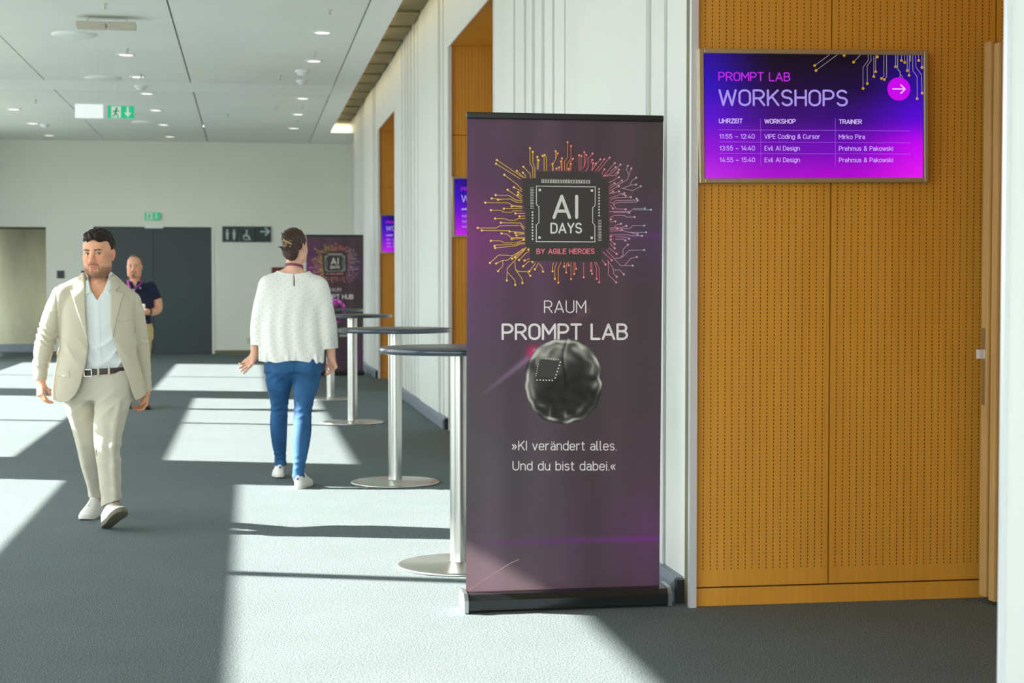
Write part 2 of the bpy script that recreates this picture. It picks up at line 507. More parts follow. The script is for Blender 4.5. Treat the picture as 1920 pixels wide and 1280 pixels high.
struct(MB().box(-9.5, -9.4, YF + 0.3, YF + 1.9, 0, OPEN_T).build('wall_recess_side', M_concrete))
# ------------------------------------------------------------------ flat graphics: round-ended stroke lettering, traces, shapes
def arc(cx, cy, rx, ry, a0, a1):
    n = max(3, int(abs(a1 - a0) / 18))
    return [(cx + rx * math.cos(math.radians(a0 + (a1 - a0) * i / n)), cy + ry * math.sin(math.radians(a0 + (a1 - a0) * i / n))) for i in range(n + 1)]
def oval(x, y0, w, h):
    r = w / 2
    p = arc(x + r, y0 + h - r, r, r, 0, 180) + arc(x + r, y0 + r, r, r, 180, 360)
    return p + [p[0]]
BOWL = oval(0, 0, 0.46, 0.7)
GLYPH = {
 ' ': (0.22, []),
 'A': (0.64, [[(0, 0), (.32, 1), (.64, 0)], [(.1, .3), (.54, .3)]]),
 'B': (0.54, [[(0, .53), (0, 1), (.28, 1)] + arc(.28, .765, .22, .235, 90, -90) + [(0, .53)], [(.28, .53)] + arc(.28, .265, .26, .265, 90, -90) + [(0, 0), (0, .53)]]),
 'C': (0.52, [arc(.27, .73, .27, .27, 20, 180) + arc(.27, .27, .27, .27, 180, 340)]),
 'D': (0.56, [[(0, 0), (0, 1), (.26, 1)] + arc(.26, .7, .3, .3, 90, 0) + arc(.26, .3, .3, .3, 0, -90) + [(0, 0)]]),
 'E': (0.46, [[(.46, 1), (0, 1), (0, 0), (.46, 0)], [(0, .52), (.4, .52)]]),
 'G': (0.54, [arc(.27, .73, .27, .27, 20, 180) + arc(.27, .27, .27, .27, 180, 360) + [(.54, .48), (.3, .48)]]),
 'H': (0.56, [[(0, 0), (0, 1)], [(.56, 0), (.56, 1)], [(0, .52), (.56, .52)]]),
 'I': (0.02, [[(0.01, 0), (0.01, 1)]]),
 'K': (0.56, [[(0, 0), (0, 1)], [(.53, 1), (0, .36)], [(.2, .6), (.56, 0)]]),
 'L': (0.44, [[(0, 1), (0, 0), (.44, 0)]]),
 'M': (0.68, [[(0, 0), (0, 1), (.34, .36), (.68, 1), (.68, 0)]]),
 'N': (0.56, [[(0, 0), (0, 1), (.56, 0), (.56, 1)]]),
 'O': (0.56, [oval(0, 0, .56, 1)]),
 'P': (0.54, [[(0, 0), (0, 1), (.27, 1)] + arc(.27, .72, .27, .28, 90, -90) + [(0, .44)]]),
 'R': (0.56, [[(0, 0), (0, 1), (.27, 1)] + arc(.27, .73, .27, .27, 90, -90) + [(0, .46)], [(.27, .46), (.56, 0)]]),
 'S': (0.52, [arc(.26, .755, .25, .245, 30, 270) + arc(.26, .255, .26, .255, 90, -155)]),
 'T': (0.52, [[(0, 1), (.52, 1)], [(.26, 1), (.26, 0)]]),
 'U': (0.56, [[(0, 1), (0, .28)] + arc(.28, .28, .28, .28, 180, 360) + [(.56, 1)]]),
 'V': (0.58, [[(0, 1), (.29, 0), (.58, 1)]]),
 'W': (0.86, [[(0, 1), (.2, 0), (.43, .95), (.66, 0), (.86, 1)]]),
 'Y': (0.56, [[(0, 1), (.28, .45), (.56, 1)], [(.28, .45), (.28, 0)]]),
 'Z': (0.50, [[(0, 1), (.5, 1), (0, 0), (.5, 0)]]),
 '0': (0.50, [oval(0, 0, .5, 1)]),
 '1': (0.26, [[(0, .8), (.2, 1), (.2, 0)]]),
 '2': (0.50, [arc(.25, .75, .24, .25, 165, -20) + [(.42, .56), (0, 0), (.5, 0)]]),
 '3': (0.50, [arc(.24, .76, .23, .24, 150, -90) + arc(.24, .26, .26, .26, 90, -150)]),
 '4': (0.54, [[(.32, 1), (0, .24), (.54, .24)], [(.4, .5), (.4, 0)]]),
 '5': (0.50, [[(.46, 1), (.06, 1), (.04, .54)] + arc(.24, .32, .26, .32, 130, -150)]),
 'a': (0.42, [arc(.22, .5, .2, .2, 150, 0) + [(.42, 0)], [(.42, .4), (.2, .4)] + arc(.2, .2, .2, .2, 90, 270) + [(.24, 0), (.42, .14)]]),
 'b': (0.46, [[(0, 1), (0, 0)], BOWL]),
 'd': (0.46, [[(.46, 1), (.46, 0)], BOWL]),
 'e': (0.46, [[(0, .36), (.46, .36), (.46, .47)] + arc(.23, .47, .23, .23, 0, 180) + arc(.23, .23, .23, .23, 180, 330)]),
 'g': (0.46, [BOWL, [(.46, .7), (.46, -.05)] + arc(.23, -.05, .23, .2, 0, -150)]),
 'h': (0.44, [[(0, 1), (0, 0)], arc(.22, .47, .22, .23, 180, 0) + [(.44, 0)]]),
 'i': (0.02, [[(.01, 0), (.01, .7)], [(.01, .93), (.01, .96)]]),
 'k': (0.42, [[(0, 1), (0, 0)], [(.4, .7), (0, .25)], [(.14, .42), (.42, 0)]]),
 'l': (0.14, [[(0, 1), (0, .12)] + arc(.12, .12, .12, .12, 180, 270)]),
 'm': (0.72, [[(0, 0), (0, .7)], arc(.18, .5, .18, .2, 180, 0) + [(.36, 0)], arc(.54, .5, .18, .2, 180, 0) + [(.72, 0)]]),
 'n': (0.44, [[(0, .7), (0, 0)], arc(.22, .47, .22, .23, 180, 0) + [(.44, 0)]]),
 'o': (0.46, [BOWL]),
 'r': (0.30, [[(0, 0), (0, .7)], arc(.24, .44, .24, .26, 180, 75)]),
 's': (0.40, [arc(.2, .53, .19, .17, 30, 270) + arc(.2, .18, .2, .18, 90, -150)]),
 't': (0.28, [[(.1, .92), (.1, .14)] + arc(.22, .14, .12, .14, 180, 270) + [(.28, 0)], [(0, .7), (.28, .7)]]),
 'u': (0.44, [[(0, .7), (0, .23)] + arc(.22, .23, .22, .23, 180, 360) + [(.44, .7)], [(.44, .3), (.44, 0)]]),
 'v': (0.44, [[(0, .7), (.22, 0), (.44, .7)]]),
 'w': (0.66, [[(0, .7), (.16, 0), (.33, .65), (.5, 0), (.66, .7)]]),
 ':': (0.02, [[(.01, .1), (.01, .12)], [(.01, .6), (.01, .62)]]),
 '.': (0.02, [[(.01, 0), (.01, .03)]]),
 '-': (0.50, [[(0, .4), (.5, .4)]]),
 '&': (0.58, [[(.58, 0), (.14, .62)] + arc(.27, .8, .17, .2, 215, -30) + [(.12, .45)] + arc(.22, .23, .22, .23, 140, 300) + [(.56, .42)]]),
 '>': (0.42, [[(0, .62), (.18, .36), (0, .1)], [(.22, .62), (.40, .36), (.22, .1)]]),
 '<': (0.42, [[(.18, .62), (0, .36), (.18, .1)], [(.40, .62), (.22, .36), (.40, .1)]]),
}
GLYPH['\u00e4'] = (0.42, GLYPH['a'][1] + [[(.1, .9), (.1, .93)], [(.32, .9), (.32, .93)]])

class Flat:
    """shapes on a plane; points are given in a measuring frame and mapped to local (x, z) by fn; y is the lift off the surface"""
    def __init__(self, fn, lift):
        self.fn = fn; self.lift = lift; self.v = []; self.f = []; self.c = []
    def poly(self, pts, col, lift=0.0):
        o = len(self.v)
        lift += (len(self.f) % 150) * 2.5e-6          # overlapping strokes never share a plane
        for p in pts:
            x, z = self.fn(*p)
            self.v.append((x, -(self.lift + lift), z))
            self.c.append(col(p) if callable(col) else col)
        self.f.append(tuple(range(o, o + len(pts))))
    def disc(self, x, y, r, col, n=14, lift=0.0):
        self.poly([(x + r * math.cos(2 * math.pi * i / n), y + r * math.sin(2 * math.pi * i / n)) for i in range(n)], col, lift)
    def rect(self, x0, y0, x1, y1, col, lift=0.0):
        self.poly([(x0, y0), (x1, y0), (x1, y1), (x0, y1)], col, lift)
    def stroke(self, pts, w, col, rnd=True, lift=0.0):
        for a, b in zip(pts, pts[1:]):
            dx, dy = b[0] - a[0], b[1] - a[1]
            l = math.hypot(dx, dy)
            if l < 1e-9: continue
            nx, ny = -dy / l * w / 2, dx / l * w / 2
            self.poly([(a[0] + nx, a[1] + ny), (b[0] + nx, b[1] + ny), (b[0] - nx, b[1] - ny), (a[0] - nx, a[1] - ny)], col, lift)
        if rnd:
            for p in pts: self.disc(p[0], p[1], w / 2, col, 10, lift)
    def text(self, s, x0, x1, ytop, ybase, w, col, gap=0.2, slope=0.0):
        """fits the string between x0 and x1 (stroke width w included)"""
        tot = sum(GLYPH[ch][0] for ch in s) + gap * (len(s) - 1)
        h = (ybase - ytop) - w
        sx = (x1 - x0 - w) / tot
        x = x0 + w / 2
        for ch in s:
            gw, st = GLYPH[ch]
            for p in st:
                q = [(x + a * sx, ybase - w / 2 - b * h + slope * (x + a * sx - x0)) for a, b in p]
                self.stroke(q, w, col)
            x += (gw + gap) * sx
    def build(self, name, material, parent):
        me = bpy.data.meshes.new(name)
        me.from_pydata(self.v, [], self.f)
        bm = bmesh.new(); bm.from_mesh(me); bm.normal_update()
        for f_ in bm.faces:
            if f_.normal.y > 0: f_.normal_flip()
        bm.to_mesh(me); bm.free()
        ca = me.color_attributes.new('ink', 'FLOAT_COLOR', 'POINT')
        ca.data.foreach_set('color', np.array([(*lin(*c)[:3], 1) for c in self.c], dtype=np.float32).ravel())
        me.materials.append(material)
        o = bpy.data.objects.new(name, me); COL.objects.link(o); o.parent = parent
        return o

def ink_mat(name, glow=None, rough=0.5, gain=1.0):
    m = bpy.data.materials.new(name); m.use_nodes = True
    nt = m.node_tree; b = nt.nodes['Principled BSDF']
    a = nt.nodes.new('ShaderNodeAttribute'); a.attribute_name = 'ink'
    b.inputs['Roughness'].default_value = rough
    b.inputs['Specular IOR Level'].default_value = 0.3
    if glow is None:
        mx = nt.nodes.new('ShaderNodeVectorMath'); mx.operation = 'SCALE'; mx.inputs['Scale'].default_value = gain
        nt.links.new(a.outputs['Color'], mx.inputs[0]); nt.links.new(mx.outputs[0], b.inputs['Base Color'])
    else:
        b.inputs['Base Color'].default_value = (0.005, 0.005, 0.007, 1)
        nt.links.new(a.outputs['Color'], b.inputs['Emission Color'])
        b.inputs['Emission Strength'].default_value = glow
    return m
M_ink = ink_mat('printed_ink', gain=1.14)
M_glow = ink_mat('lit_display_pixels', glow=1.0, rough=0.25)

def bilerp(ctrl, xs, ys, X, Y):
    ctrl = np.array(ctrl, float); xs = np.array(xs, float); ys = np.array(ys, float)
    def w(v, k):
        i = np.clip(np.searchsorted(k, v) - 1, 0, len(k) - 2)
        t = np.clip((v - k[i]) / (k[i + 1] - k[i]), 0, 1); t = t * t * (3 - 2 * t) * 0.6 + t * 0.4
        return i, t
    i, tx = w(X, xs); j, ty = w(Y, ys)
    tx = tx[..., None]; ty = ty[..., None]
    return (ctrl[j, i] * (1 - tx) + ctrl[j, i + 1] * tx) * (1 - ty) + (ctrl[j + 1, i] * (1 - tx) + ctrl[j + 1, i + 1] * tx) * ty

def colour_grid(name, fn, X, Y, RGB, material, parent, lift=0.0, mask=None):
    """grid mesh with one printed colour per point"""
    ny, nx = X.shape
    vs = []
    for j in range(ny):
        for i in range(nx):
            x, z = fn(X[j, i], Y[j, i]); vs.append((x, -lift, z))
    fs = [(j * nx + i, (j + 1) * nx + i, (j + 1) * nx + i + 1, j * nx + i + 1) for j in range(ny - 1) for i in range(nx - 1)
          if mask is None or (mask[j, i] and mask[j + 1, i] and mask[j, i + 1] and mask[j + 1, i + 1])]
    me = bpy.data.meshes.new(name); me.from_pydata(vs, [], fs)
    c = np.clip(RGB / 255.0, 0, 1)
    c = np.where(c <= 0.04045, c / 12.92, ((c + 0.055) / 1.055) ** 2.4)
    ca = me.color_attributes.new('ink', 'FLOAT_COLOR', 'POINT')
    ca.data.foreach_set('color', np.concatenate([c, np.ones((ny, nx, 1))], -1).astype(np.float32).ravel())
    me.materials.append(material)
    o = bpy.data.objects.new(name, me); COL.objects.link(o); o.parent = parent
    return o

# ------------------------------------------------------------------ roll-up banners (print measured on a 370 x 890 unit frame)
def on_print(x, y):
    t = (x - 874.0) / 368.0
    yt = 220 + 8 * t; yb = 1117 - 14 * t
    v = (y - yt) / (yb - yt)
    x0 = 0.930 - 0.007 * v; x1 = 1.800 - 0.012 * v
    xx = x0 + (x - (875 - 2 * v)) / (370 - 8 * v) * (x1 - x0)
    return xx - 1.3625, 2.128 - v * 2.063
def za(x, y): return 870 + x / 3.556, 200 + y / 3.556       # two finer measuring frames of the artwork
def zb(x, y): return 870 + x / 3.556, 540 + y / 3.556
def on_art(x, y): return on_print(*za(x, y))
def on_low(x, y): return on_print(*zb(x, y))

TRACES = """433,275 433,372 452,405 452,472|452,299 452,370 466,405 466,472|482,332 482,415|490,354 487,415|517,325 527,335 527,425|530,320 543,338 543,425
604,295 604,350 584,380 590,425|617,310 604,350|640,363 643,425|647,342 647,425|684,236 684,338 664,362 664,425|707,262 707,345 680,380 680,425|720,346 700,375 700,425
583,380 583,425|610,410 610,425|627,402 627,425|691,412 691,428|707,380 707,425|761,322 761,425|776,327 772,425|797,302 797,395 783,412|810,320 803,375 797,395
852,312 822,345 822,400 805,430|850,353 838,375|855,376 848,425|874,377 848,425|904,350 845,420|931,350 870,430|968,338 890,430|932,416 905,462|1002,375 920,465|1040,385 985,440 930,460
1007,402 970,435|1030,418 1000,455 920,462|1025,438 1008,462|1091,393 1080,418 1098,450 1090,482 1010,528|1114,411 1098,450|1147,472 1115,495 1105,522 1060,540|1147,517 1105,522|1178,528 1125,557 1045,540|1030,468 962,505|1050,490 965,545|1000,508 965,530|1030,527 962,560|1030,562 965,580|990,563 965,575
1066,575 1040,578 1020,590 965,605|1075,590 1040,578|1111,600 1000,605 970,620|1150,610 1145,620 1010,622 985,640|1157,622 1150,633 1020,634 990,650|1075,680 1010,678 990,640 965,632|1206,675 1128,676 1105,695 965,695|1247,684 1130,684|1098,702 990,700|990,675 970,650|1136,732 1080,732 1065,720 1000,720 970,735|975,746 968,755|1005,760 970,765|1043,776 1020,780 1000,795|1080,790 1050,800 965,805|1202,788 1125,788 1100,808 1020,808|1018,808 970,815|1214,833 1100,833 1050,820 970,825|1050,818 1020,822|1156,846 1100,833|1186,856 1110,856 1090,848 970,850|1098,875 1075,865 1010,862|1073,887 1060,878 1005,878|975,860 968,868|975,880 968,885
1000,910 970,885|1000,938 968,905|1090,914 1058,945 1055,985 1035,1003 1000,1005|1201,950 1100,952 1060,990 1035,1003|1150,997 1110,1005 1068,1052|1122,1053 1040,1053 945,950|1014,975 960,935|980,1017 920,960|938,1045 915,1015|1062,1111 1035,1082 995,1082|1014,1127 992,1105 990,1070 950,1015|1010,1164 958,1112 956,1020
214,352 385,468|208,376 370,478|263,450 345,512 380,550|389,397 435,445 435,472|346,425 395,470|385,436 403,455 403,472|326,533 380,560|284,549 380,615|354,565 382,590|353,583 380,602|206,584 290,585 340,618 382,622|179,606 250,612 300,610 345,632 382,632|221,615 250,612|137,634 290,636 320,655 382,658|312,659 382,663|260,674 382,672|175,684 240,685 260,698 310,698 325,688 380,690|336,706 400,706|363,725 400,722|202,739 265,740 290,750 330,752 355,740 400,738|240,767 370,770 390,795 400,800|87,801 205,803 235,787 370,785 395,815|114,818 290,820|297,825 395,833|335,836 395,838|343,852 395,840|244,838 280,843 310,868 400,865|312,875 400,872|174,887 240,888 262,902 350,900 365,890 400,885|390,880 400,880|198,922 205,915 340,912 365,900 400,900|202,935 340,920 370,908 400,908
168,1034 225,982 320,985 410,930|208,1038 250,1018 285,1015 320,985|221,1088 253,1055 253,1018|314,1007 385,940|335,998 405,935|360,1015 410,965 428,960|279,1150 282,1070 400,945|335,1180 333,1150 283,1095|382,1168 380,1140 335,1075 333,1025|435,1120 415,1092 355,1090 335,1075|428,1090 470,1035|397,1018 430,1005|388,1056 430,1020|422,946 428,940|465,1077 490,1035|450,1028 432,1020|519,1092 517,1070 495,1040
583,1090 583,1055 590,1030|598,1140 598,1070 612,1030|621,1166 621,1070 640,1030|660,1059 662,1030|674,1098 674,1060 682,1030|691,1050 690,1030|706,1142 706,1030|740,1074 735,1030|727,1108 727,1060 725,1030|791,1130 791,1030|840,1087 838,1030|848,1107 848,1060 843,1030|878,1140 878,1075 865,1030|895,1163 895,1070 875,1030"""

def trace_colour(p):
    x = p[0] if isinstance(p, tuple) else p
    k = [(80, (246, 205, 120)), (250, (240, 200, 60)), (560, (244, 190, 60)), (700, (238, 140, 80)), (800, (235, 120, 130)), (950, (222, 130, 150)), (1050, (205, 160, 175)), (1160, (190, 165, 185)), (1250, (130, 200, 205))]
    for (x0, c0), (x1, c1) in zip(k, k[1:]):
        if x <= x1:
            t = max(0, (x - x0) / (x1 - x0))
            return tuple(a + (b - a) * t for a, b in zip(c0, c1))
    return k[-1][1]

def brain_print(name, parent, tint, lift):
    def radius(p, q):
        notch = 0.09 * np.exp(-((p - .066) / .136) ** 2) * (q < 0)
        edge = 1 + 0.010 * np.sin(13 * np.arctan2(q, p)) + 0.006 * np.sin(21 * np.arctan2(q, p) + 1)
        return (np.abs(p) ** 2.25 + np.abs(q + notch) ** 2.25) ** (1 / 2.25) / edge + notch * 0.8
    th = np.linspace(0, 2 * np.pi, 181); tt = np.linspace(.6, 1.2, 241)
    RR = np.array([tt[np.argmax(radius(tt * np.cos(a), tt * np.sin(a)) >= 1)] for a in th])
    A_, T_ = np.meshgrid(th, np.linspace(0.002, 1, 64))
    p = T_ * RR[None, :] * np.cos(A_); q = T_ * RR[None, :] * np.sin(A_)
    X = 655 + 257 * p; Y = 614 + 281 * q
    mask = None
    r = np.clip(radius(p, q), 0, 1); a = np.arctan2(q, p)
    G_ = lambda x, s: np.exp(-(x / s) ** 2)
    w1 = np.sin(9 * a + 1.5 * np.sin(5 * a)); w2 = np.sin(7 * a + 2 * np.sin(3 * a + 1))
    worm = np.sin(9 * p + 3.2 * np.sin(3.6 * q + 1) + 1.2 * np.sin(7 * q)) * np.sin(8 * q + 2.6 * np.sin(4.1 * p + .4))
    L = 0.17 + 0.025 * worm + 0.05 * np.clip(-q, 0, 1)
    L = L + G_(r - .945 - .018 * w1, .040) * (.30 + .22 * w2) + G_(r - .80 - .05 * w2, .055) * (.10 + .09 * w1) * (r > .5)
    L = L + .42 * np.exp(-((p + .42) ** 2 + (q + .60) ** 2) / .14) * (.75 + .35 * worm)                 # lit upper left lobe
    L = L + .34 * np.exp(-((p - .30) ** 2 / .16 + (q + .74) ** 2 / .05)) * (.7 + .5 * np.sin(10 * p + 3 * np.sin(6 * q)))
    L = L + .14 * np.exp(-((p - .80) ** 2 / .03 + (q + .15) ** 2 / .25)) * (.6 + .6 * w1) + .16 * np.exp(-((p + .82) ** 2 / .02 + (q - .1) ** 2 / .2)) * (.5 + .7 * w2)
    fx = p - .07 + .42 * np.clip(q + .95, 0, 2) * np.exp(-((q + .95) / .55) ** 2)
    L = L - .16 * G_(fx, .035) * np.clip(.3 - q, 0, 1) + .22 * G_(fx - .06, .04) * np.clip(-.2 - q, 0, 1) * 1.4
    L = L + .22 * G_(p + .28 + .1 * q, .03) * G_(q - .78, .16) + .20 * G_(p - .05, .04) * G_(q - .80, .12)
    L = np.clip((L - .05) * 1.55, .12, 1)
    RGB = np.clip(L, 0, 1)[..., None] * np.array(tint)
    return colour_grid(name, on_low, X, Y, RGB, M_ink, parent, lift, mask)

def rollup(loc, rz, words, tint, label, back=False):
    root = empty('rollup_banner', loc, rz)
    tag(root, label, 'banner')
    # cassette
    M_cas = mat('black_anodised_cassette', (0.012, 0.015, 0.016), 0.22, 0.0, 0.6)
    M_cap = mat('silver_end_cap', (0.45, 0.50, 0.52), 0.3, 0.9)
    c = MB()
    prof = [(-0.075, 0.012), (-0.078, 0.055), (-0.055, 0.078), (0.045, 0.085), (0.085, 0.06), (0.085, 0.012)]
    c.prism(prof, -0.44, 0.445, 'x')
    c.build('cassette', M_cas, root)
    for s in (-1, 1):
        e = MB()
        x0, x1 = (-0.457, -0.44) if s < 0 else (0.445, 0.463)
        e.prism([(-0.080, 0.004), (-0.083, 0.058), (-0.058, 0.084), (0.048, 0.091), (0.090, 0.064), (0.090, 0.004)], x0, x1, 'x')
        e.build('end_cap', M_cap, root)
        MB().lathe([(0.018, 0.0), (0.018, 0.014)], (s * 0.36, 0.0, 0), 16).build('foot', M_dark, root)
    # banner cloth
    pr = empty('print', (0, 0, 0)); pr.parent = root
    nx, ny = 150, 360
    X, Y = np.meshgrid(np.linspace(0, 1, nx), np.linspace(0, 1, ny))
    PX = 875 - 2 * Y + X * (370 - 8 * Y); yt = 220 + 8 * X; PY = yt + Y * (1117 - 14 * X - yt)
    ctrl = [[(88, 66, 84), (90, 74, 88), (76, 62, 72), (68, 60, 62)],
            [(92, 58, 92), (85, 62, 85), (70, 55, 65), (66, 58, 62)],
            [(128, 62, 128), (95, 58, 98), (72, 55, 70), (82, 58, 95)],
            [(100, 72, 105), (82, 62, 82), (66, 54, 60), (62, 54, 58)],
            [(82, 76, 86), (75, 66, 76), (62, 54, 58), (62, 54, 60)],
            [(82, 80, 84), (76, 72, 78), (68, 56, 64), (72, 54, 68)],
            [(84, 76, 86), (78, 70, 80), (72, 56, 72), (95, 55, 98)],
            [(112, 84, 98), (95, 78, 90), (80, 64, 76), (84, 60, 84)]]  # pinker lower left: glow of sun behind the cloth put into the colour
    C3 = bilerp(ctrl, (0, .33, .66, 1), (0, .12, .25, .38, .56, .74, .87, 1), X, Y)
    C3 = C3 * (1 + 0.07 * np.sin(X * 17 + 1.2 * np.sin(Y * 4)) + 0.05 * np.sin(X * 31 + 2 + 2 * Y))[..., None]
    def add(amp, col):
        nonlocal C3
        C3 = C3 + np.clip(amp, 0, 1)[..., None] * (np.array(col, float) - C3)
    add(np.exp(-((PY - 441) / 4.5) ** 2) * (0.15 + 0.5 * np.abs(X - 0.45)), (150, 60, 165))
    add(np.exp(-((PY - 450) / 60) ** 2) * np.exp(-(X / 0.28) ** 2) * 0.45, (128, 58, 118))
    add(np.exp(-((PY - (1017 - 9 * X)) / 4.5) ** 2) * np.clip(0.15 + 0.75 * X, 0, 0.85) * np.clip(X * 6, 0, 1), (128, 38, 155))
    # diagonal flare
    dx, dy = 0.781, -0.625
    def beam(x0, y0, l, w, amp, col):
        a = (PX - x0) * dx + (PY - y0) * dy; b = -(PX - x0) * dy + (PY - y0) * dx
        t = a / l
        add(amp * np.exp(-(b / (w * (0.35 + 0.65 * t))) ** 2) * (t > 0) * (t < 1) * np.sqrt(np.clip(t, 0, 1)), col)
    beam(900, 740, 130, 7, 0.75, (178, 150, 185))
    beam(1040, 625, 80, 9, 0.35, (170, 120, 130))
    add(np.exp(-(((PX - 997) / 12) ** 2 + ((PY - 657) / 12) ** 2)) * 0.9, (225, 30, 105))
    add(np.exp(-(((PX - 1001) / 4) ** 2 + ((PY - 655) / 4) ** 2)), (240, 190, 210))
    m_ = C3.mean(-1, keepdims=True); C3 = np.clip(m_ + 1.3 * (C3 - m_), 0, 255)
    cloth = colour_grid('cloth', on_print, PX, PY, C3, M_cloth, pr, 0.0)
    ln = Flat(on_print, 0.0006)
    ln.stroke([(878, 1107), (905, 1087), (935, 1068), (955, 1055), (971, 1048)], 1.0, (196, 158, 160))  # thin pale diagonal line near the lower left corner
    ln.build('diagonal_line', M_ink, pr)
    # chip artwork
    A = Flat(on_art, 0.0006)
    for line in TRACES.replace('\n', '|').split('|'):
        pts = [tuple(float(q) for q in w.split(',')) for w in line.split()]
        A.stroke(pts, 3.4, trace_colour, rnd=False)
        A.disc(pts[0][0], pts[0][1], 7.2, trace_colour, 14, 0.0002)
        A.disc(pts[0][0], pts[0][1], 3.0, (250, 225, 150) if pts[0][0] < 600 else (240, 190, 190), 10, 0.0004)
    A.build('circuit_traces', M_ink, pr)
    P = Flat(on_art, 0.0014)
    P.poly([(478, 430), (912, 438), (912, 482), (955, 482), (960, 935), (908, 935), (908, 1025), (432, 1022), (432, 932), (403, 930), (403, 700), (385, 600), (385, 476), (478, 475)], (62, 59, 57))
    P.build('chip_shape', M_ink, pr)
    K = Flat(on_art, 0.0022)
    W = (215, 213, 208)
    fr_ = [(475, 525), (870, 532), (868, 655), (852, 668), (852, 770), (866, 785), (866, 896), (474, 893), (474, 783), (492, 768), (492, 662), (475, 648), (475, 525)]
    K.stroke(fr_, 4.5, W)
    for x, y in ((498, 551), (847, 556), (496, 866), (845, 869)): K.rect(x - 8, y - 8, x + 8, y + 8, W)
    for i in range(30): K.rect(510 + i * 11.0, 480 + i * .18, 515 + i * 11.0, 505 + i * .18, W)
    for i in range(14): K.rect(434, 535 + i * 10.4, 457, 538.5 + i * 10.4, W)
    for i in range(14): K.rect(888, 751 + i * 10.3, 911, 754.5 + i * 10.3, W)
    for i in range(10):
        K.disc(449, 698 + i * 19.7, 6, W); K.disc(895, 547 + i * 19.4, 6, W)
    K.build('chip_outline', M_ink, pr)
    for fn, lift, lines in ((on_art, 0.0022, [('AI', 582, 756, 583, 744, 21, (214, 212, 207), 0.28), ('DAYS', 568, 780, 768, 840, 10.5, (220, 218, 213), 0.22),
                            ('BY AGILE HEROES', 475, 864, 939, 976, 6.5, (228, 120, 140), 0.24)]),
                            (on_low, 0.0012, [w + ((224, 217, 217), 0.2) for w in words])):
        for l in lines:
            T = Flat(fn, lift); T.text(*l); T.build('lettering', M_ink, pr)
    br = brain_print('brain_picture', pr, tint, 0.0018)
    D = Flat(on_low, 0.0026)
    D.poly([(500, 464), (634, 478), (582, 584), (472, 584)], tuple(t * 0.34 for t in tint))
    for i in range(6):
        D.disc(540 + i * 16, 460 + i * 1.5, 3.5, (215, 212, 205)); D.disc(480 + i * 20, 604 + i * .5, 5, (215, 212, 205))
        D.disc(634 - i * 7, 485 + i * 21, 5, (215, 212, 205)); D.disc(486 - i * 3, 500 + i * 15, 3.5, (200, 196, 190))
    D.build('chip_picture', M_ink, pr)
    # top bar and pole
    t = MB().bbox(-0.437, 0.437, -0.012, 0.014, 2.124, 2.152, 0.005)
    t.build('top_bar', M_dark, root)
    MB().tube([(0, 0.03, 0.08), (0, 0.03, 2.12)], 0.011, 12).build('support_pole', M_steel, root)
    return root

M_cloth = ink_mat('banner_cloth', rough=0.6, gain=0.78)
M_cloth.node_tree.nodes['Principled BSDF'].inputs['Specular IOR Level'].default_value = 0.12
_nt = M_cloth.node_tree                                   # thin cloth: some daylight comes through from behind
_tl = _nt.nodes.new('ShaderNodeBsdfTranslucent'); _ms = _nt.nodes.new('ShaderNodeMixShader'); _ms.inputs[0].default_value = 0.12
_tl.inputs[0].default_value = (0.5, 0.36, 0.40, 1)
_nt.links.new(_nt.nodes['Principled BSDF'].outputs[0], _ms.inputs[1]); _nt.links.new(_tl.outputs[0], _ms.inputs[2])
_nt.links.new(_ms.outputs[0], _nt.nodes['Material Output'].inputs[0])

QUOTE = [('>KI ver\u00e4ndert alles.', 312, 1012, 1010, 1075, 6.6), ('Und du bist dabei.<', 316, 1004, 1145, 1209, 6.6)]
rollup((1.3625, 7.075, 0), 0.02, [('RAUM', 525, 808, 74, 159, 7.5), ('PROMPT LAB', 244, 1090, 227, 338, 15.5)] + QUOTE, (190, 188, 180),
       'tall purple roll-up banner with a chip emblem and grey brain, beside the slotted oak wall')
rollup((1.301, 25.35, 0), 0.0, [('RAUM', 525, 808, 74, 159, 7.5), ('PROMPT HUB', 244, 1090, 227, 338, 15.5)] + QUOTE, (300, 130, 270),
       'distant purple roll-up banner with a chip emblem and pink brain, behind the bar tables')

# ------------------------------------------------------------------ wall displays
def zs(x, y):
    px = 1290 + x / 4.0; py = 70 + y / 4.0
    return (px - 1313) * (1.042 / 429.5), 0.578 - (py - 93) * (0.578 / 249.5)

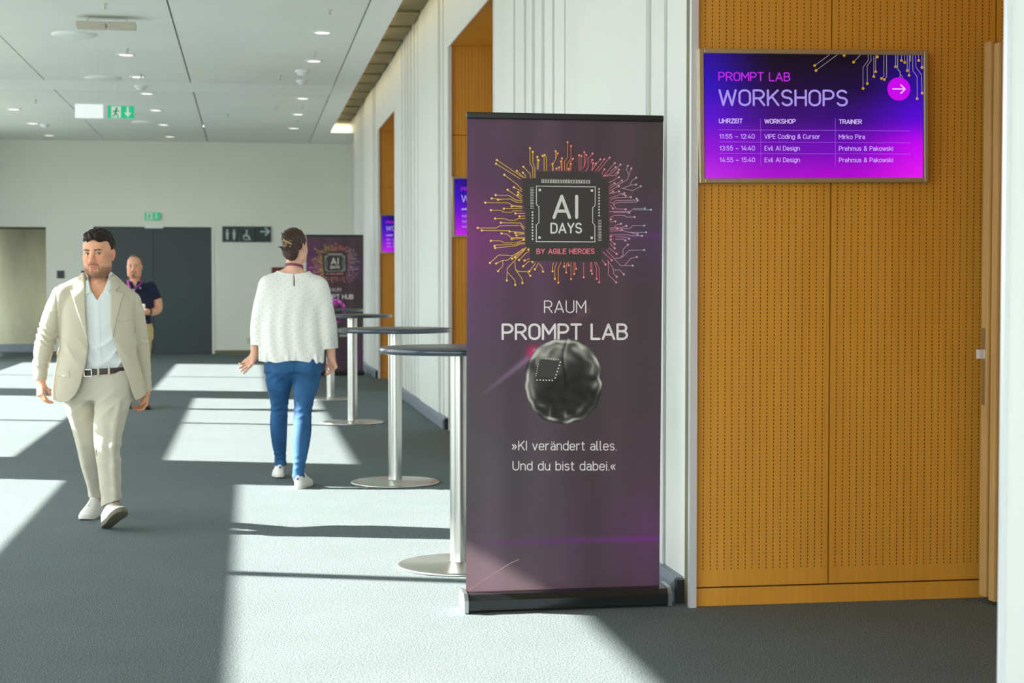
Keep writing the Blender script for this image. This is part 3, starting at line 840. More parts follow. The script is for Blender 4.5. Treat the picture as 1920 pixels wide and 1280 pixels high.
def display(loc, label):
    root = empty('wall_display', loc); root.rotation_euler.y = -0.0135; tag(root, label, 'screen')
    fm = MB()
    fr = mat('bronze_display_frame', (0.46, 0.37, 0.215), 0.35, 0.5)
    W_, H_ = 1.042, 0.578
    l, r_, t, b = 0.022, 0.018, 0.020, 0.020
    fm.bbox(0, l, 0.0, 0.049, 0, H_, 0.003); fm.bbox(W_ - r_, W_, 0.0, 0.049, 0, H_, 0.003)
    fm.bbox(l, W_ - r_, 0.0, 0.049, 0, b, 0.003); fm.bbox(l, W_ - r_, 0.0, 0.049, H_ - t, H_, 0.003)
    fm.build('frame', fr, root)
    MB().box(l, W_ - r_, 0.012, 0.047, b, H_ - t).build('housing', M_dark, root)
    sc = empty('display_panel', (0, 0.011, 0)); sc.parent = root
    X, Y = np.meshgrid(np.linspace(0, 1, 60), np.linspace(0, 1, 40))
    ctrl = [[(38, 6, 150), (14, 7, 24), (8, 5, 18), (16, 5, 95)], [(46, 10, 190), (26, 9, 52), (20, 8, 55), (42, 5, 160)],
            [(88, 10, 208), (58, 10, 115), (52, 8, 118), (85, 0, 215)], [(145, 16, 218), (108, 10, 178), (112, 5, 185), (205, 0, 245)],
            [(192, 42, 228), (172, 12, 204), (178, 0, 208), (228, 22, 238)]]
    C3 = bilerp(ctrl, (0, .33, .66, 1), (0, .25, .5, .75, 1), X, Y)
    colour_grid('picture', zs, 135 + X * 1640, 106 + Y * 952, C3, M_glow, sc, 0.0)
    class LT:
        def text(self, *a):
            t = Flat(zs, 0.0008); t.text(*a); t.build('lettering', M_glow, sc)
    T = LT()
    T.text('PROMPT LAB', 238, 772, 262, 330, 9, (190, 40, 225))
    T.text('WORKSHOPS', 238, 1204, 390, 516, 15.5, (168, 150, 235))
    B = (214, 190, 250)
    T.text('UHRZEIT', 240, 415, 609, 645, 5.8, B); T.text('WORKSHOP', 577, 811, 611, 647, 5.8, B); T.text('TRAINER', 1136, 1310, 613, 649, 5.8, B)
    B2 = (205, 170, 250)
    for y, s1, s2, x2, s3, x3 in ((0, '11:55 - 12:40', 'VIPE Coding & Cursor', 993, 'Mirko Pira', 1332), (88, '13:55 - 14:40', 'Evil AI Design', 840, 'Prehmus & Pakowski', 1546), (175, '14:55 - 15:40', 'Evil AI Design', 840, 'Prehmus & Pakowski', 1546)):
        T.text(s1, 243, 504, 724 + y, 760 + y, 4.6, B2); T.text(s2, 576, x2, 725 + y, 761 + y, 4.6, B2); T.text(s3, 1134, x3, 727 + y, 763 + y, 4.6, B2)
    R = Flat(zs, 0.0008)
    for y in (696, 786, 872): R.stroke([(240, y - 3), (1678, y + 4)], 3.0, (178, 90, 235))
    for x in (549, 1108): R.stroke([(x, 608), (x - 1, 962)], 3.0, (165, 80, 230))
    R.build('table_rules', M_glow, sc)
    G = Flat(zs, 0.0008)
    gold = (202, 160, 40); grey = (176, 160, 165)
    tr = """955,210 1082,117|965,247 1140,117|1178,132 1192,120|1249,182 1310,117|1320,380 1320,222 1362,165 1358,120|1352,343 1352,210 1382,168 1380,120|1402,290 1403,138|1416,253 1418,120|1430,142 1428,122|1460,304 1479,285 1479,120|1482,312 1500,290 1500,120|1568,214 1568,120|1613,167 1613,135 1622,122|1638,182 1638,120|1657,243 1657,120|1671,279 1674,120|1732,455 1732,288 1700,243 1700,120|1770,413 1766,275 1724,215 1722,120|1745,166 1745,135 1738,122|1770,218 1770,122"""
    for line in tr.split('|'):
        pts = [tuple(float(q) for q in w.split(',')) for w in line.split()]
        G.stroke(pts, 3.2, grey, rnd=False); G.disc(pts[0][0], pts[0][1], 10, gold if pts[0][0] < 1690 else (225, 165, 110), 16, 0.0002)
        G.disc(pts[0][0], pts[0][1], 4, (140, 120, 20), 10, 0.0004)
    G.stroke([(1583, 120), (1583, 232), (1606, 258)], 9, (120, 115, 130), rnd=False); G.stroke([(1602, 258), (1602, 296)], 3, grey); G.stroke([(1604, 270), (1624, 298)], 3, grey)
    G.rect(1674, 120, 1686, 174, (120, 115, 130))
    G.build('circuit_traces', M_glow, sc)
    D = Flat(zs, 0.0014)
    D.disc(1592, 383, 88, (200, 0, 235), 40)
    D.build('arrow_badge', M_glow, sc)
    D = Flat(zs, 0.0020)
    D.stroke([(1546, 383), (1638, 383)], 9, (232, 205, 250)); D.stroke([(1606, 352), (1640, 383), (1606, 416)], 9, (232, 205, 250))
    D.build('arrow', M_glow, sc)
    return root
scr = display((1.930, 6.950, 1.851), 'large lit purple workshop display on the slotted oak wall near the open door')
s2 = copy_tree(scr); s2.location = (1.933, 15.74, 1.855)
s2['label'] = 'purple display half hidden behind the upper edge of the tall roll-up banner'
s3 = copy_tree(scr); s3.location = (1.933, 24.53, 1.855)
s3['label'] = 'small far purple display in the deepest oak niche, above the bar tables'

# ------------------------------------------------------------------ bar tables
M_top = mat('dark_table_top', (0.045, 0.048, 0.052), 0.32, noise=(3, 0.1, (1, 1, 1)))
M_edge = mat('blue_black_table_edge', (0.03, 0.05, 0.07), 0.25, coat=0.4)
def bar_table(loc, label):
    root = empty('bar_table', loc); tag(root, label, 'table', 'bar tables along the ribbed wall')
    t = MB().lathe([(0.0, 1.100), (0.394, 1.100), (0.3985, 1.098)], n=72, closed=False)
    top = t.build('tabletop', M_top, root)
    e = MB().lathe([(0.3985, 1.098), (0.402, 1.092), (0.402, 1.078), (0.396, 1.070), (0.34, 1.0685), (0.0, 1.0685)], n=72, closed=False)
    e.build('edge_band', M_edge, top)
    MB().lathe([(0.13, 1.064), (0.13, 1.0685)], n=32).build('mounting_plate', M_dark, root)
    MB().lathe([(0.0485, 0.014), (0.0485, 1.064)], n=40).build('column', M_steel, root)
    b = MB().lathe([(0.31, 0.0), (0.315, 0.004), (0.313, 0.011), (0.30, 0.0145), (0.06, 0.020), (0.0485, 0.026)], n=72)
    b.build('base_plate', M_steel, root)
    return root
t0 = bar_table((1.04, 8.20, 0), 'steel and black bar table half hidden behind the tall roll-up banner')
for loc, lab in (((1.022, 11.69, 0), 'black-topped steel bar table second from the tall near banner'),
                 ((1.036, 16.80, 0), 'black-topped steel bar table third from the tall near banner'),
                 ((0.985, 20.30, 0), 'black-topped steel bar table closest to the far roll-up banner')):
    c = copy_tree(t0); c.location = loc; c['label'] = lab

# ------------------------------------------------------------------ signs on and before the far wall
M_sgreen = mat('exit_sign_green', (0.0, 0.36, 0.16), 0.4, emit=((0.0, 0.42, 0.19, 1), 0.55))
M_swhite = mat('exit_sign_white', (0.85, 0.9, 0.87), 0.4, emit=((0.85, 0.95, 0.9, 1), 0.35))
M_case = mat('white_sign_case', (0.83, 0.86, 0.85), 0.4)
def exit_sign(loc, w, h, label, hang):
    root = empty('exit_sign', loc); tag(root, label, 'sign')
    MB().bbox(-w / 2, w / 2, 0.002, 0.05, -h / 2, h / 2, 0.004).build('case', M_case, root)
    MB().box(-w / 2, w / 2, -0.001, 0.002, -h / 2, h / 2).build('face', M_sgreen, root)
    F_ = lambda x, y: (x * w, y * h)
    D = Flat(F_, 0.003)
    wc = (235, 248, 240); gc = (0, 150, 90)
    D.rect(-0.36, -0.44, 0.0, 0.44, wc)
    D.build('door_symbol', M_pict, root)
    R = Flat(lambda x, y: (x * h - 0.18 * w, y * h), 0.005)
    R.disc(0.05, 0.27, 0.085, gc); R.stroke([(0.0, 0.14), (-0.06, -0.10)], 0.13, gc)
    R.stroke([(-0.05, -0.1), (0.10, -0.2), (0.12, -0.38)], 0.08, gc); R.stroke([(-0.07, -0.12), (-0.10, -0.28), (-0.26, -0.30)], 0.08, gc)
    R.stroke([(0.0, 0.14), (0.14, 0.04), (0.22, 0.1)], 0.06, gc); R.stroke([(-0.02, 0.14), (-0.17, 0.10), (-0.2, -0.04)], 0.06, gc)
    R.build('running_figure', M_pict, root)
    Aw = Flat(lambda x, y: (x * h + 0.26 * w, y * h), 0.003)
    Aw.stroke([(0, 0.38), (0, -0.15)], 0.17, wc); Aw.poly([(-0.27, -0.05), (0.0, -0.40), (0.27, -0.05), (0.13, -0.02), (-0.13, -0.02)], wc)
    Aw.build('down_arrow', M_pict, root)
    if hang:
        MB().box(-0.075, -0.072, 0.024, 0.027, h / 2, hang).box(0.072, 0.075, 0.024, 0.027, h / 2, hang).build('hanger', M_case, root)
    return root
M_pict = ink_mat('sign_pictogram', rough=0.4)
exit_sign((-1.515, 20.6, 3.485), 0.315, 0.152, 'green exit sign with arrow hanging from the ceiling beside a blank white sign', CZ - 3.485)
exit_sign((-1.875, YF - 0.06, 2.735), 0.30, 0.15, 'small green exit sign on the wall above the dark double door', 0)
bs = MB().bbox(-0.165, 0.165, 0, 0.06, -0.085, 0.085, 0.006)
b_ = empty('hanging_sign', (-1.885, 20.55, 3.487)); tag(b_, 'blank white sign box hanging from the ceiling, next to green exit sign', 'sign')
bs.build('case', mat('white_sign_box', (0.9, 0.93, 0.93), 0.35, emit=((0.9, 0.95, 1.0, 1), 0.25)), b_)
MB().box(-0.082, -0.079, 0.028, 0.031, 0.085, CZ - 3.487).box(0.079, 0.082, 0.028, 0.031, 0.085, CZ - 3.487).build('hanger', M_case, b_)

M_signblack = mat('dark_green_sign_face', (0.014, 0.024, 0.020), 0.4)
ws = empty('washroom_sign', (-0.025, YF - 0.035, 2.39)); tag(ws, 'dark washroom direction sign with white pictograms and arrow beside the double door', 'sign')
for i, (x0, x1) in enumerate(((-0.485, -0.17), (-0.165, 0.15), (0.155, 0.475))):
    MB().bbox(x0, x1, 0, 0.03, -0.155, 0.155, 0.003).build('tile', M_signblack, ws)
wc = (178, 192, 192)
D = Flat(lambda x, y: (x, y), 0.002)
for cxp in (-0.39, -0.255):
    D.disc(cxp, 0.075, 0.022, wc)
    D.poly([(cxp - 0.032, 0.045), (cxp + 0.032, 0.045), (cxp + 0.026, -0.03), (cxp + 0.018, -0.11), (cxp - 0.018, -0.11), (cxp - 0.026, -0.03)], wc)
D.build('people_pictogram', M_pict, ws)
D = Flat(lambda x, y: (x, y), 0.002)
fr2 = [(-0.145, -0.13), (-0.145, 0.125), (0.125, 0.125), (0.125, -0.13), (-0.145, -0.13)]
D.stroke(fr2, 0.010, (70, 90, 86))
D.disc(-0.005, 0.072, 0.02, wc); D.stroke([(-0.005, 0.04), (-0.012, -0.03), (0.03, -0.04), (0.055, -0.10)], 0.034, wc)
D.stroke(arc(-0.015, -0.055, 0.058, 0.055, 130, 330), 0.016, wc); D.stroke([(-0.012, 0.01), (-0.06, -0.05)], 0.02, wc)
D.build('wheelchair_pictogram', M_pict, ws)
D = Flat(lambda x, y: (x, y), 0.002)
D.stroke([(0.275, 0.055), (0.43, 0.055)], 0.03, wc); D.stroke([(0.365, 0.125), (0.44, 0.055), (0.365, -0.015)], 0.032, wc)
D.build('arrow_pictogram', M_pict, ws)
for x, lab in ((-3.655, 'small dark square sign plate on the far wall beside the concrete opening'), (-3.19, 'small dark square sign plate on the far wall partly behind the man in beige')):
    p = MB().bbox(x - 0.07, x + 0.07, YF - 0.02, YF - 0.001, 1.51, 1.66, 0.003).build('sign_plate', M_signblack)
    tag(p, lab, 'sign')
fs = empty('fire_sign', (0.61, YF - 0.02, 1.66)); tag(fs, 'small dark red sign on the far wall behind the woman in white', 'sign')
MB().bbox(-0.15, 0.18, 0, 0.018, -0.07, 0.07, 0.003).build('plate', mat('dark_red_sign', (0.16, 0.02, 0.025), 0.45), fs)
so = MB().bbox(-0.055, 0.055, YF - 0.012, YF - 0.001, 0.2, 0.31, 0.004).build('wall_socket', mat('pale_socket', (0.52, 0.56, 0.5), 0.5))
so.location.x = 0.02
tag(so, 'pale square wall socket low on the far wall below the washroom sign', 'socket')

# ------------------------------------------------------------------ ceiling fittings
M_lamp = mat('downlight_glass', (1, 1, 1), 0.3, emit=((1.0, 0.97, 0.88, 1), 1.5))
M_ring = mat('downlight_ring', (0.8, 0.82, 0.8), 0.4)
ORD = ['nearest', 'second', 'third', 'fourth', 'fifth', 'sixth', 'seventh']
dl0 = None
def downlight(x, y, label):
    global dl0
    if dl0 is None:
        dl0 = empty('downlight', (0, 0, 0)); tag(dl0, label, 'lamp', 'round ceiling downlights')
        MB().lathe([(0.085, CZ - 0.0), (0.085, CZ - 0.012), (0.115, CZ - 0.008), (0.115, CZ)], closed=False, n=28).build('ring', M_ring, dl0)
        MB().lathe([(0.0, CZ - 0.008), (0.088, CZ - 0.008)], closed=False, n=28).build('lens', M_lamp, dl0)
        c = dl0
    else:
        c = copy_tree(dl0); c['label'] = label
    c.location = (x, y, 0)
ROWS = [(0.83, (18.7, 21.1, 25.4, 27.8, 30.3), 'row beside ceiling slot'),
        (-1.47, (20.9, 23.1, 25.1, 27.5, 30.0, 32.4), 'row leading to double door'),
        (-3.72, (25.4, 27.7, 30.1, 32.5), 'row towards concrete opening')]
for x, ys, nm in ROWS:
    for i, y in enumerate(ys):
        downlight(x, y, 'round ceiling downlight, ' + ('closest to' if i == len(ys) - 1 else ORD[len(ys) - 1 - i] + ' from') + ' far wall in ' + nm)

M_spk = mat('white_speaker_grille', (0.78, 0.82, 0.80), 0.5)
sp0 = None
for x, y, lab in ((-1.93, 19.3, 'round white ceiling speaker near the hanging track'), (-1.95, 23.3, 'round white ceiling speaker beside the pale cross band'), (-1.75, 29.6, 'round white ceiling speaker beyond the green hanging exit sign')):
    m = MB().lathe([(0.245, CZ), (0.245, CZ - 0.012), (0.225, CZ - 0.024), (0.12, CZ - 0.034), (0.0, CZ - 0.036)], closed=False, n=36)
    if sp0 is None:
        sp0 = m.build('ceiling_speaker', M_spk); o = sp0
    else:
        o = sp0.copy(); COL.objects.link(o)
    o.location = (x, y, 0); tag(o, lab, 'speaker', 'round ceiling speakers')

tk = empty('ceiling_track', (-1.46, 17.9, 4.13)); tag(tk, 'pale beige twin box hanging just under the ceiling panels', 'ceiling fitting')
M_beige = mat('beige_track', (0.55, 0.52, 0.42), 0.5)
MB().bbox(-0.31, -0.008, 0, 0.22, -0.032, 0.03, 0.006).build('box', M_beige, tk)
MB().bbox(0.008, 0.30, 0, 0.22, -0.032, 0.03, 0.006).build('box', M_beige, tk)
for x in (-0.2, 0.2): MB().tube([(x, 0.1, 0.03), (x, 0.1, CZ - 4.13)], 0.008).build('hanger', M_case, tk)

M_brass = mat('grey_sprinkler_metal', (0.6, 0.61, 0.58), 0.4, 0.2)
spr = None
SPR = [((197, 7), 'by the hanging track'), ((239, 91), 'before the cross band over the double door row'), ((265, 139), 'just before the pale cross band'), ((66, 187), 'over the man in beige'),
       ((619, 18), 'at the frame top beside the slot'), ((590, 98), 'between two downlights beside the slot'), ((524, 142), 'in the wide panel before the cross band'), ((566, 197), 'past the cross band beside the slot'),
       ((518, 198), 'past the cross band in the wide panel'), ((428, 213), 'near the long panel joint'), ((558, 226), 'close to the far end of the slot')]
def ceil_pt(px, py):
    dx, dy = px - 960, 640 - py
    Fv = Vector((math.sin(YAW) * math.cos(PITCH), math.cos(YAW) * math.cos(PITCH), -math.sin(PITCH)))
    Rv = Vector((math.cos(YAW), -math.sin(YAW), 0)); Uv = Rv.cross(Fv)
    d = Fv * FPX + Rv * dx + Uv * dy
    t = (CZ - CAM_Z) / d.z
    return d.x * t, d.y * t
for (px, py), lab in SPR:
    x, y = ceil_pt(px, py)
    if spr is None:
        spr = MB().lathe([(0.028, CZ), (0.028, CZ - 0.008), (0.010, CZ - 0.012), (0.010, CZ - 0.045), (0.022, CZ - 0.048), (0.022, CZ - 0.053), (0.0, CZ - 0.054)], closed=False, n=16).build('sprinkler', M_brass)
        o = spr
    else:
        o = spr.copy(); COL.objects.link(o)
    o.location = (round(x, 2), round(y, 2), 0)
    tag(o, 'small grey ceiling sprinkler ' + lab, 'sprinkler', 'ceiling sprinklers')
sd = None
for x, y, s, lab in ((0.72, 22.1, 1.0, 'white boxy smoke detector beside the slot before the cross band'), (0.75, 23.2, 0.8, 'small white dome detector at the cross band beside the slot'),
                  (-3.55, 30.3, 0.8, 'small white dome detector near the far ceiling corner'), (-1.93, 28.2, 1.0, 'white dome detector beneath the hanging exit sign'),
                  (-1.50, 24.2, 0.9, 'beige dome detector on the pale cross band')):
    if sd is None:
        sd = empty('smoke_detector', (0, 0, 0))
        MB().lathe([(0.10, 0), (0.10, -0.02), (0.085, -0.03)], closed=False, n=28).build('base', M_case, sd)
        MB().lathe([(0.075, -0.03), (0.07, -0.055), (0.03, -0.075), (0, -0.077)], closed=False, n=28).build('sensor', M_ring, sd)
        o = sd
    else: o = copy_tree(sd)
    o.location = (x, y, CZ); o.scale = (s, s, s)
    tag(o, lab, 'smoke detector', 'ceiling detectors')
# ------------------------------------------------------------------ people: smooth-blended solids turned into one continuous surface
def axis_pts(lo, hi, coarse, fine=()):
    """grid coordinates from lo to hi; fine = [(a, b, step)]"""
    out = [lo]
    while out[-1] < hi:
        st = coarse
        for a, b, s in fine:
            if a <= out[-1] < b: st = min(st, s)
            elif out[-1] < a < out[-1] + st: st = max(a - out[-1], 0.001)
        out.append(out[-1] + st)
    return np.array(out)

class Field:
    def __init__(self, xs, ys, zs):
        self.ax = [np.asarray(a, np.float32) for a in (xs, ys, zs)]
        self.f = np.full([len(a) for a in self.ax], 1.0, np.float32)
    def region(self, lo, hi):
        sl = []
        for a, l, h in zip(self.ax, lo, hi):
            sl.append(slice(max(0, np.searchsorted(a, l) - 1), min(len(a), np.searchsorted(a, h) + 1)))
        X = self.ax[0][sl[0]][:, None, None]; Y = self.ax[1][sl[1]][None, :, None]; Z = self.ax[2][sl[2]][None, None, :]
        return tuple(sl), X, Y, Z
    def put(self, lo, hi, fn, k=0.0, op='add'):
        pad = k + 0.03
        sl, X, Y, Z = self.region([v - pad for v in lo], [v + pad for v in hi])
        if 0 in self.f[sl].shape: return
        d = fn(X, Y, Z)
        a = self.f[sl]
        if op == 'sub': d = -d; a = -a
        if op == 'cut': d = d; a = -a; a = -a
        if k > 0:
            h = np.clip(k - np.abs(a - d), 0, None) / k
            m = (np.minimum(a, d) - h * h * k / 4) if op == 'add' else None
            if op == 'sub': # max(f, -d)
                A = self.f[sl]; h = np.clip(k - np.abs(A - d), 0, None) / k; m = np.maximum(A, d) + h * h * k / 4
        else:
            m = np.minimum(a, d) if op == 'add' else np.maximum(self.f[sl], d)
        self.f[sl] = m
    def cone(self, a, b, ra, rb, k=0.02, op='add', sq=None):
        """tapered limb; sq=(axis vector, factor): flattened along that axis"""
        a = np.array(a, float); b = np.array(b, float); r = max(ra, rb) * 1.3
        lo = np.minimum(a, b) - r; hi = np.maximum(a, b) + r
        ab = b - a; L2 = float(ab @ ab) + 1e-12
        def fn(X, Y, Z):
            x, y, z = X - a[0], Y - a[1], Z - a[2]
            t = np.clip((x * ab[0] + y * ab[1] + z * ab[2]) / L2, 0, 1)
            x = x - t * ab[0]; y = y - t * ab[1]; z = z - t * ab[2]
            if sq is not None:
                n, q = np.array(sq[0], float), sq[1]
                s = (x * n[0] + y * n[1] + z * n[2]) * (1 / q - 1)
                x = x + s * n[0]; y = y + s * n[1]; z = z + s * n[2]
            return np.sqrt(x * x + y * y + z * z) - (ra + (rb - ra) * t)
        self.put(lo, hi, fn, k, op)
    def path(self, pts, k=0.02, op='add', sq=None, sub=5):
        """smooth limb: spline through the joints, radius interpolated along it"""
        P = np.array([list(p) + [r] for p, r in pts], float)
        if len(P) > 2:
            E = np.concatenate([[2 * P[0] - P[1]], P, [2 * P[-1] - P[-2]]]); out = []
            for i in range(1, len(E) - 2):
                p0, p1, p2, p3 = E[i - 1], E[i], E[i + 1], E[i + 2]
                for t in np.arange(sub) / sub:
                    out.append(.5 * (2 * p1 + (p2 - p0) * t + (2 * p0 - 5 * p1 + 4 * p2 - p3) * t * t + (3 * p1 - p0 - 3 * p2 + p3) * t ** 3))
            out.append(P[-1]); P = np.array(out)
        T = Field.__new__(Field); T.ax = self.ax
        r = P[:, 3].max() * 1.2
        lo = P[:, :3].min(0) - r; hi = P[:, :3].max(0) + r
        sl, X, Y, Z = self.region(lo - k - .03, hi + k + .03)
        T.ax = [X.ravel(), Y.ravel(), Z.ravel()]; T.f = np.full(self.f[sl].shape, 1.0, np.float32)
        if 0 in T.f.shape: return
        for p, q in zip(P, P[1:]): T.cone(p[:3], q[:3], p[3], q[3], 0.0, 'add', sq)
        self.put(lo, hi, lambda *_: T.f, k, op) if self.region([v - k - .03 for v in lo], [v + k + .03 for v in hi])[0] == sl else None
    def ell(self, c, r, k=0.02, op='add', M=None):
        c = np.array(c, float); r = np.array(r, float); R = r.max()
        def fn(X, Y, Z):
            x, y, z = X - c[0], Y - c[1], Z - c[2]
            if M is not None:
                x, y, z = (M[0][0] * x + M[1][0] * y + M[2][0] * z, M[0][1] * x + M[1][1] * y + M[2][1] * z, M[0][2] * x + M[1][2] * y + M[2][2] * z)
            q0 = np.sqrt((x / r[0]) ** 2 + (y / r[1]) ** 2 + (z / r[2]) ** 2)
            q1 = np.sqrt((x / r[0] ** 2) ** 2 + (y / r[1] ** 2) ** 2 + (z / r[2] ** 2) ** 2)
            return q0 * (q0 - 1) / (q1 + 1e-9)
        self.put(c - R, c + R, fn, k, op)
    def loft(self, rings, k=0.02, op='add', grow=0.0, e=2.3, yaw=0.0):
        """rings: (z, cx, cy, rx, ry) bottom to top or top to bottom"""
        rg = np.array(sorted(rings), float)
        z0, z1 = rg[0, 0], rg[-1, 0]
        zz = self.ax[2]
        par = [np.interp(zz, rg[:, 0], rg[:, i]) for i in range(1, 5)]
        for q in range(4):    # soften the corners of the profile
            pq = np.array([np.interp(np.linspace(v - 0.03, v + 0.03, 5), rg[:, 0], rg[:, q + 1]).mean() for v in zz]); par[q] = pq
        lo = (rg[:, 1].min() - rg[:, 3].max() - grow, rg[:, 2].min() - rg[:, 4].max() - grow, z0 - abs(grow))
        hi = (rg[:, 1].max() + rg[:, 3].max() + grow, rg[:, 2].max() + rg[:, 4].max() + grow, z1 + abs(grow))
        if yaw: lo = (lo[0], lo[1] - .06, lo[2]); hi = (hi[0], hi[1] + .06, hi[2])
        ca, sa = math.cos(yaw), math.sin(yaw)
        def fn(X, Y, Z):
            i = np.searchsorted(zz, Z.ravel())
            i = np.clip(i, 0, len(zz) - 1)
            cx, cy, rx, ry = [p[i].astype(np.float32)[None, None, :] for p in par]
            rx = np.maximum(rx + grow, 0.004); ry = np.maximum(ry + grow, 0.004)
            U, V = X - cx, Y - cy
            if yaw: U, V = (X - cx) * ca + (Y - cy) * sa, (Y - cy) * ca - (X - cx) * sa
            u = np.abs(U) / rx; v = np.abs(V) / ry
            q = (u ** e + v ** e) ** (1 / e)
            d = (q - 1) * np.minimum(rx, ry) * (1 + 0 * Z)
            dz = np.maximum(z0 - grow - Z, Z - z1 - grow)
            return np.maximum(d, dz)
        self.put(lo, hi, fn, k, op)
    def poly(self, pts, y0, y1, axis='xz'):
        """signed distance to an (x, z) polygon swept from y0 to y1, on the whole grid"""
        X = self.ax[0][:, None]; Z = self.ax[2][None, :]
        d = poly_sd(X, Z, pts)[:, None, :]
        Y = self.ax[1][None, :, None]
        return np.maximum(d, np.maximum(y0 - Y, Y - y1))
    def grid(self):
        return self.ax[0][:, None, None], self.ax[1][None, :, None], self.ax[2][None, None, :]
    def mesh(self):
        f = self.f; ax = self.ax
        s = f < 0
        n = f.shape
        c = s[:-1, :-1, :-1].astype(np.int8)
        tot = np.zeros(c.shape, np.int8)
        for i in (0, 1):
            for j in (0, 1):
                for k in (0, 1):
                    tot += s[i:n[0] - 1 + i, j:n[1] - 1 + j, k:n[2] - 1 + k]
        I, J, K = np.nonzero((tot > 0) & (tot < 8))
        idx = np.full(c.shape, -1, np.int32); idx[I, J, K] = np.arange(len(I))
        acc = np.zeros((len(I), 3)); cnt = np.zeros(len(I))
        E_ = []
        for d in range(3):
            for u in (0, 1):
                for v in (0, 1):
                    o = [0, 0, 0]; o[(d + 1) % 3] = u; o[(d + 2) % 3] = v
                    p = list(o); p[d] = 1
                    E_.append((o, p, d))
        for o, p, d in E_:
            a = f[I + o[0], J + o[1], K + o[2]]; b = f[I + p[0], J + p[1], K + p[2]]
            m = (a < 0) != (b < 0)
            t = np.where(m, a / np.where(m, a - b, 1), 0)
            P = np.stack([ax[0][I + o[0]], ax[1][J + o[1]], ax[2][K + o[2]]], 1).astype(float)
            Q = np.stack([ax[0][I + p[0]], ax[1][J + p[1]], ax[2][K + p[2]]], 1)
            acc += np.where(m[:, None], P + (Q - P) * t[:, None], 0); cnt += m
        V = acc / cnt[:, None]
        faces = []
        for d in range(3):
            a = [slice(None)] * 3; b = [slice(None)] * 3
            a[d] = slice(0, n[d] - 1); b[d] = slice(1, n[d])
            e1, e2 = (d + 1) % 3, (d + 2) % 3
            for q in (a, b):
                q[e1] = slice(1, n[e1] - 1); q[e2] = slice(1, n[e2] - 1)
            A, B = s[tuple(a)], s[tuple(b)]
            for flip, mk in ((False, A & ~B), (True, ~A & B)):
                G = np.stack(np.nonzero(mk), 1); G[:, e1] += 1; G[:, e2] += 1
                if not len(G): continue
                def at(o1, o2):
                    H = G.copy(); H[:, e1] -= o1; H[:, e2] -= o2
                    return idx[H[:, 0], H[:, 1], H[:, 2]]
                q = np.stack([at(1, 1), at(0, 1), at(0, 0), at(1, 0)], 1)
                faces.append(q[:, ::-1] if flip else q)
        return V, np.concatenate(faces)
    def build(self, name, material, parent, colour=None, relax=1):
        V, Fc = self.mesh()
        if relax:      # light smoothing of the grid steps
            e = np.concatenate([Fc[:, [0, 1]], Fc[:, [1, 2]], Fc[:, [2, 3]], Fc[:, [3, 0]]])
            for _ in range(relax):
                S = np.zeros_like(V); c = np.zeros(len(V))
                np.add.at(S, e[:, 0], V[e[:, 1]]); np.add.at(c, e[:, 0], 1)
                np.add.at(S, e[:, 1], V[e[:, 0]]); np.add.at(c, e[:, 1], 1)
                V = V * 0.5 + 0.5 * S / np.maximum(c, 1)[:, None]
        me = bpy.data.meshes.new(name)
        me.vertices.add(len(V)); me.vertices.foreach_set('co', V.astype(np.float32).ravel())
        me.loops.add(Fc.size); me.loops.foreach_set('vertex_index', Fc.ravel().astype(np.int32))
        me.polygons.add(len(Fc)); me.polygons.foreach_set('loop_start', np.arange(0, Fc.size, 4, dtype=np.int32))
        me.update(calc_edges=True)
        me.polygons.foreach_set('use_smooth', np.ones(len(Fc), bool))
        if colour is not None:
            ca = me.color_attributes.new('ink', 'FLOAT_COLOR', 'POINT')
            C_ = colour(V)
            ca.data.foreach_set('color', np.concatenate([C_, np.ones((len(V), 1))], 1).astype(np.float32).ravel())
        me.materials.append(material)
        o = bpy.data.objects.new(name, me); COL.objects.link(o); o.parent = parent
        return o

def poly_sd(X, Z, pts):
    d = None; sgn = None
    n = len(pts)
    for i in range(n):
        ax_, az_ = pts[i]; bx, bz = pts[(i + 1) % n]
        ex, ez = bx - ax_, bz - az_
        wx, wz = X - ax_, Z - az_
        t = np.clip((wx * ex + wz * ez) / (ex * ex + ez * ez + 1e-12), 0, 1)
        q = (wx - ex * t) ** 2 + (wz - ez * t) ** 2
        d = q if d is None else np.minimum(d, q)
        c1 = (Z >= az_); c2 = (Z < bz); c3 = (ex * wz > ez * wx)
        fl = (c1 & c2 & c3) | (~c1 & ~c2 & ~c3)
        sgn = np.where(fl, -1.0, 1.0) if sgn is None else np.where(fl, -sgn, sgn)
    return sgn * np.sqrt(d)

def wob(X, Y, Z, f, seed, n=5):
    """smooth pseudo-noise in [-1, 1]"""
    r = random.Random(seed); s = 0
    for i in range(n):
        v = Vector((r.gauss(0, 1), r.gauss(0, 1), r.gauss(0, 1))).normalized() * f * (0.6 + 0.9 * r.random())
        s = s + np.sin(v.x * X + v.y * Y + v.z * Z + r.random() * 6.28)
    return s / n * 1.6

class Frame:
    """local frame: head, hand or shoe placed in the person's space"""
    def __init__(self, o, M, s=1.0):
        self.o = np.array(o, float); self.M = np.array(M, float); self.s = s     # columns of M = local axes
    def __call__(self, p): return self.o + self.M @ (np.array(p, float) * self.s)
    def inv(self, V): return (V - self.o) @ self.M / self.s
def rotz(a): c, s = math.cos(a), math.sin(a); return np.array([[c, -s, 0], [s, c, 0], [0, 0, 1]])
def rotx(a): c, s = math.cos(a), math.sin(a); return np.array([[1, 0, 0], [0, c, -s], [0, s, c]])
def roty(a): c, s = math.cos(a), math.sin(a); return np.array([[c, 0, s], [0, 1, 0], [-s, 0, c]])

